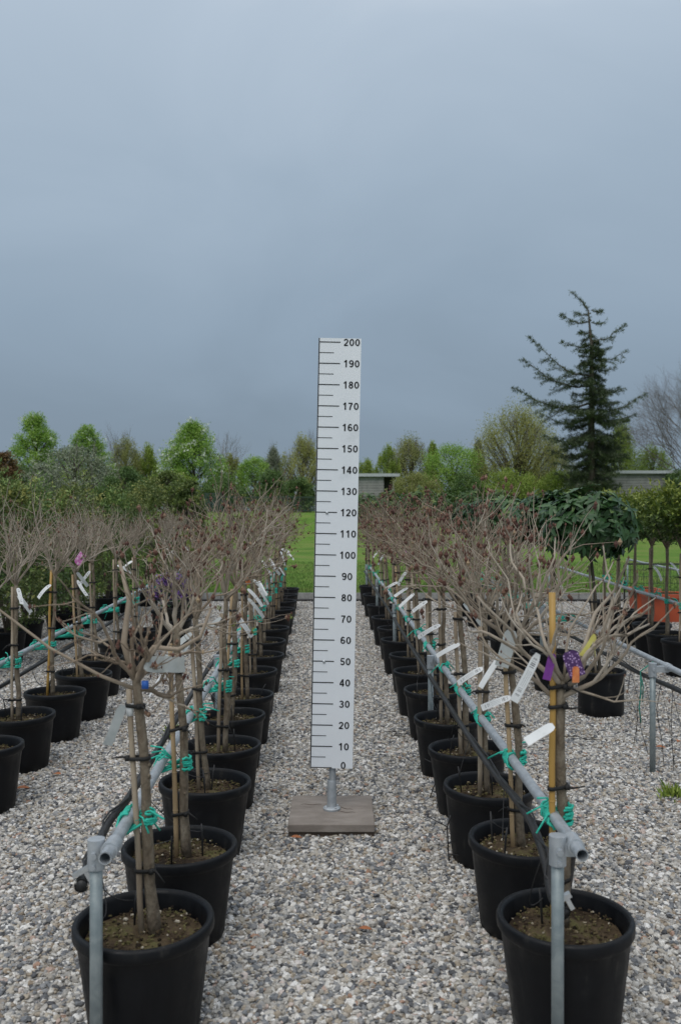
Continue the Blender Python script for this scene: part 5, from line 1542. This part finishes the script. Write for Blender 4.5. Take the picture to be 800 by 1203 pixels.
# black pipe on the gravel by the kerb
kp = MB(); kp.tube([(-8, 14.62, 0.03), (-4, 14.6, 0.03), (0, 14.63, 0.03), (4, 14.6, 0.03), (8, 14.62, 0.03)], 0.022, n=10)
tag(kp.build("water_pipe", M['hose']), "black water pipe lying on the gravel along the kerb", "pipe")

# ------------------------------------------------------------------ measuring board
def measuring_board():
    y = 4.234
    bx = at(389.8, 0, y)[0]
    root = empty("measuring_board", (bx, y, 0)); tag(root, "tall white measuring board with black centimetre scale on a wooden base", "measuring board")
    # base slab: two layers
    b = MB(); b.box((0.0, 0.0, 0.044), (0.392, 0.415, 0.036))
    bo = b.build("base_slab", M['wood'], root, smooth=False)
    bv = bo.modifiers.new("bevel", 'BEVEL'); bv.width = 0.004; bv.segments = 2
    c = MB(); c.box((0.0, 0.004, 0.014), (0.388, 0.405, 0.0235)); co = c.build("base_underlay", M['wood_dark'], root, smooth=False)
    cv = co.modifiers.new("bevel", 'BEVEL'); cv.width = 0.003; cv.segments = 2
    cr = MB()   # splits in the slab
    for (x0, y0, x1, y1) in ((0.02, -0.03, 0.11, -0.05), (0.03, 0.03, 0.1, -0.01), (-0.15, 0.07, -0.05, 0.065)):
        d = Vector((x1 - x0, y1 - y0, 0)); n = d.orthogonal().normalized()
        pts = []
        for i in range(9):
            f = i / 8; pts.append((x0 + d.x * f, y0 + d.y * f + 0.006 * math.sin(f * 9), 0.0625))
        cr.tube(pts, [0.0006 + 0.0014 * math.sin(math.pi * i / 8) for i in range(9)], n=4)
    cr.build("crack", M['wood_dark'], bo)
    tilt = 0.0200                                                  # the board leans by about one degree
    hx = lambda z: (z - 0.06) * tilt + 0.0
    p = MB()
    zs = (0.062, 0.7, 1.5, 2.2)
    p.tube([(hx(z), 0.0, z) for z in zs], 0.0165, n=18)
    po = p.build("pole", M['steel'], root); shade_by_angle(po)
    f = MB()
    f.lathe([(0.0175, 0.062), (0.041, 0.062), (0.041, 0.070), (0.036, 0.074), (0.025, 0.077), (0.0225, 0.085), (0.0215, 0.19), (0.0195, 0.2), (0.0168, 0.201)], 28)
    shade_by_angle(f.build("flange", M['steel'], po))
    for a in range(4):
        q = MB(); an = a * math.pi / 2 + 0.6; q.tube([(math.cos(an) * .0325, math.sin(an) * .0325, 0.073), (math.cos(an) * .0325, math.sin(an) * .0325, 0.080)], 0.005, n=6); q.build("screw", M['silver_clip'], po)
    # the white panel: a sheared plate following the lean
    z0, z1 = 0.266, 2.290
    xl0, xl1 = at(364.3, 0, y)[0] - bx, at(374.6, 0, y)[0] - bx
    W = 0.2005
    yf = -0.0275
    th = 0.007
    ang = math.atan2(xl1 - xl0, z1 - z0)
    def loc(u, v, dy=0.0):    # u across, v up, from the lower left corner
        return (xl0 + u * math.cos(ang) + v * math.sin(ang), yf + dy, z0 + v * math.cos(ang) - u * math.sin(ang))
    Hh = (z1 - z0) / math.cos(ang)
    m = MB()
    vs = [loc(0, 0), loc(W, 0), loc(W, Hh), loc(0, Hh), loc(0, 0, th), loc(W, 0, th), loc(W, Hh, th), loc(0, Hh, th)]
    m.add(vs, [(0, 1, 2, 3), (7, 6, 5, 4), (0, 4, 5, 1), (1, 5, 6, 2), (2, 6, 7, 3), (3, 7, 4, 0)])
    bo = m.build("panel", M['board'], root, smooth=False)
    t = MB()
    def bar(u0, u1, v0, v1):
        vs = [loc(u0, v0, -0.0012), loc(u1, v0, -0.0012), loc(u1, v1, -0.0012), loc(u0, v1, -0.0012), loc(u0, v0, -0.0004), loc(u1, v0, -0.0004), loc(u1, v1, -0.0004), loc(u0, v1, -0.0004)]
        t.add(vs, [(0, 1, 2, 3), (0, 4, 5, 1), (1, 5, 6, 2), (2, 6, 7, 3), (3, 7, 4, 0)])
    bar(0.0005, 0.0055, 0.0005, Hh - 0.0005)
    v00 = 0.0025; step = (2.003) / 20.0
    for k in range(41):
        v = v00 + k * step / 2
        if k % 2 == 0: bar(0.0056, 0.103, v - 0.0022, v + 0.0022)
        else: bar(0.0056, 0.073, v - 0.0015, v + 0.0015)
    t.build("tick_marks", M['ink'], bo, smooth=False)
    DH, SW = 0.0345, 0.094          # digit height in metres, half stroke in digit units
    def arc(cx, cy, rx, ry, a0, a1, n=14):
        return [(cx + rx * math.cos(math.radians(a0 + (a1 - a0) * i / n)), cy + ry * math.sin(math.radians(a0 + (a1 - a0) * i / n))) for i in range(n + 1)]
    GLYPH = {
        '0': [arc(.34, .5, .235, .405, 0, 360, 24)],
        '1': [[(.41, 0.0), (.41, 1.0)], [(.40, .95), (.30, .82), (.13, .72)]],
        '2': [arc(.335, .685, .225, .22, 175, -25, 12) + [(.40, .40), (.17, .16), (.13, .09)], [(.05, .085), (.60, .085)]],
        '3': [arc(.32, .715, .20, .195, 160, -80, 12), arc(.32, .30, .235, .215, 85, -165, 14), [(.26, .515), (.36, .515)]],
        '4': [[(.455, 0.0), (.455, 1.0)], [(.43, .95), (.08, .32)], [(.02, .275), (.65, .275)]],
        '5': [[(.60, .91), (.20, .91), (.145, .55)], [(.14, .53)] + arc(.335, .325, .235, .24, 125, -155, 14)],
        '6': [arc(.345, .315, .225, .225, 0, 360, 20), arc(.36, .52, .245, .395, 48, 195, 12)],
        '7': [[(.05, .91), (.60, .91)], [(.57, .88), (.40, .60), (.30, .30), (.265, 0.0)]],
        '8': [arc(.34, .725, .185, .18, 0, 360, 18), arc(.34, .295, .225, .21, 0, 360, 18)],
        '9': [arc(.335, .685, .225, .225, 0, 360, 20), arc(.32, .48, .245, .395, 228, 375, 12)],
    }
    def numeral(txt, uc, vc):
        nm = MB()
        adv = 0.775 * DH
        w = adv * len(txt)
        for i, chd in enumerate(txt):
            ux = uc - w / 2 + i * adv + 0.05 * DH
            for pl in GLYPH[chd]:
                n = len(pl); closed = math.dist(pl[0], pl[-1]) < 1e-6
                L = []; Rr = []
                for j, (a_, b_) in enumerate(pl):
                    if closed: p0 = pl[j - 1] if j > 0 else pl[-2]; p1 = pl[j + 1] if j < n - 1 else pl[1]
                    else: p0 = pl[max(0, j - 1)]; p1 = pl[min(n - 1, j + 1)]
                    dx, dy = p1[0] - p0[0], p1[1] - p0[1]; l = math.hypot(dx, dy) or 1
                    nx, ny = -dy / l, dx / l
                    # slightly thinner horizontals, as in a bold grotesque
                    k = SW * (1.0 - 0.12 * abs(ny))
                    L.append((a_ + nx * k, b_ + ny * k)); Rr.append((a_ - nx * k, b_ - ny * k))
                vs = [loc(ux + q[0] * DH, vc + (q[1] - 0.5) * DH, -0.0012) for pr in zip(L, Rr) for q in pr]
                nm.add(vs, [(2 * j, 2 * j + 1, 2 * j + 3, 2 * j + 2) for j in range(n - 1)])
        nm.build("numeral", M['ink'], bo, smooth=False)
    for k in range(21):
        numeral(str(k * 10), W - 0.0445, v00 + k * step + (0.012 if k == 0 else 0.0))
    for vv in (v00 + 12 * step - 0.002, v00 + 5 * step - 0.002):
        q = MB(); a = loc(0.056, vv, 0)
        q.tube([(a[0], a[1] - 0.0005, a[2]), (a[0], a[1] - 0.004, a[2]), (a[0], a[1] - 0.0062, a[2])], [0.0072, 0.0068, 0.003], n=12)
        q.build("bolt", M['silver_clip'], bo)
    for vv in (0.35, 1.2, 1.9):
        q = MB(); a = loc(0.1, vv, th); q.box((a[0], a[1] + 0.006, a[2]), (0.08, 0.011, 0.03)); q.build("bracket", M['steel'], bo, smooth=False)
measuring_board()

# ------------------------------------------------------------------ small things
def tub(px, y, w, h, label):
    x = at(px, 0, y)[0]
    root = empty("orange_tub", (x, y, 0)); tag(root, label, "plant tub", "orange plant tubs")
    m = MB(); m.box((0, 0, h / 2), (w * 0.86, 0.34, h - 0.02), taper=1.14)
    b = m.build("body", M['orange_tub'], root, smooth=False)
    r = MB()
    for (cx, cy, sx, sy) in ((0, -0.21, w * 1.02, 0.035), (0, 0.21, w * 1.02, 0.035), (-w * 0.495, 0, 0.035, 0.385), (w * 0.495, 0, 0.035, 0.385)): r.box((cx, cy, h - 0.012), (sx, sy, 0.05))
    ro = r.build("rim", M['orange_tub'], root, smooth=False)
    link("soil", SOILS[0], root, loc=(0, 0, h - 0.27))
tub(756, 12.9, 0.34, 0.36, "smaller orange plastic tub half behind the other one, by the privet row")
tub(784, 12.0, 0.62, 0.37, "wide orange plastic tub standing on the gravel behind the privet stems")

def wire_panel():
    y = 13.4; x0, x1 = at(733, 0, y)[0], at(812, 0, y)[0]
    root = empty("wire_trellis", ((x0 + x1) / 2, y, 0)); tag(root, "black wire trellis panel standing behind the orange tubs", "trellis")
    w = (x1 - x0) / 2
    f = MB()
    for s in (-1, 1): f.box((s * w, 0, 0.33), (0.022, 0.022, 0.7))
    f.box((0, 0, 0.69), (2 * w - 0.024, 0.022, 0.022))
    f.build("frame", M['wire'], root, smooth=False)
    g = MB()
    k = -w + 0.09
    while k < w - 0.02: g.tube([(k, 0, 0.02), (k, 0, 0.68)], 0.0035, n=5); k += 0.1
    for z in (0.1, 0.2, 0.3, 0.4, 0.5, 0.6): g.tube([(-w + 0.012, 0.006, z), (w - 0.012, 0.006, z)], 0.0035, n=5)
    g.build("grid", M['wire'], root)
wire_panel()

def dead_leaf(px, py, label, s=0.03, rot=0.0):
    y = EYE * F / (py - CY); x = at(px, 0, y)[0]
    m = MB(); big_leaf(m, Vector((0, 0, 0)), Vector((math.cos(rot), math.sin(rot), 0.12)), Vector((0.1, -0.2, 1)), s, s * 0.42, 0.5, 0.3)
    o = m.build("fallen_leaf", M['dead_leaf'], None, loc=(x, y, 0.026)); 
    sd = o.modifiers.new("thickness", 'SOLIDIFY'); sd.thickness = 0.0012
    tag(o, label, "leaf", "dead leaves on the gravel")
for a in [(422, 1099, "rust red dead leaf alone on the gravel in front of the wooden base", 0.045, 0.1), (342, 990, "dead leaf lying against the front corner of the wooden base", 0.05, 0.2), (20, 932, "tan dead leaf beside the pot cut by the picture edge", 0.07, 0.6),
          (72, 915, "pair-sized brown dead leaf between outer pots and first rail", 0.07, 2.6), (690, 1112, "dead leaf lying on gravel past the pot with the yellow cane", 0.04, 0.3), (770, 882, "red dead leaf near the free standing post", 0.07, 0.1), (795, 876, "red dead leaf at the picture edge under the hanging drip tubes", 0.07, 0.9)]:
    dead_leaf(*a)

def weed(px, py, label, n=70, h=0.09, spread=0.05):
    y = EYE * F / (py - CY); x = at(px, 0, y)[0]
    rs = np.random.RandomState(int(px)); P = np.stack([rs.normal(0, spread * .5, n), rs.normal(0, spread * .5, n), np.zeros(n)], 1)
    D = np.stack([rs.normal(0, .6, n), rs.normal(0, .6, n), np.ones(n)], 1)
    o = link("weed_tuft", tri_leaves("weed_tuft", P, D, rs.normal(0, 1, (n, 3)), rs.uniform(.5, 1.1, n) * h, rs.uniform(.008, .014, n), rs.uniform(.1, .8, n), M['leaf_mid'], 0.1, 0.3), None, (x, y, 0.01))
    tag(o, label, "weed", "weeds growing in the gravel")
weed(792, 938, "green weed tuft growing in the gravel at the picture edge", 70, 0.075, 0.07)
weed(205, 868, "small green weed between the first rail's pots", 60, 0.1, 0.05)
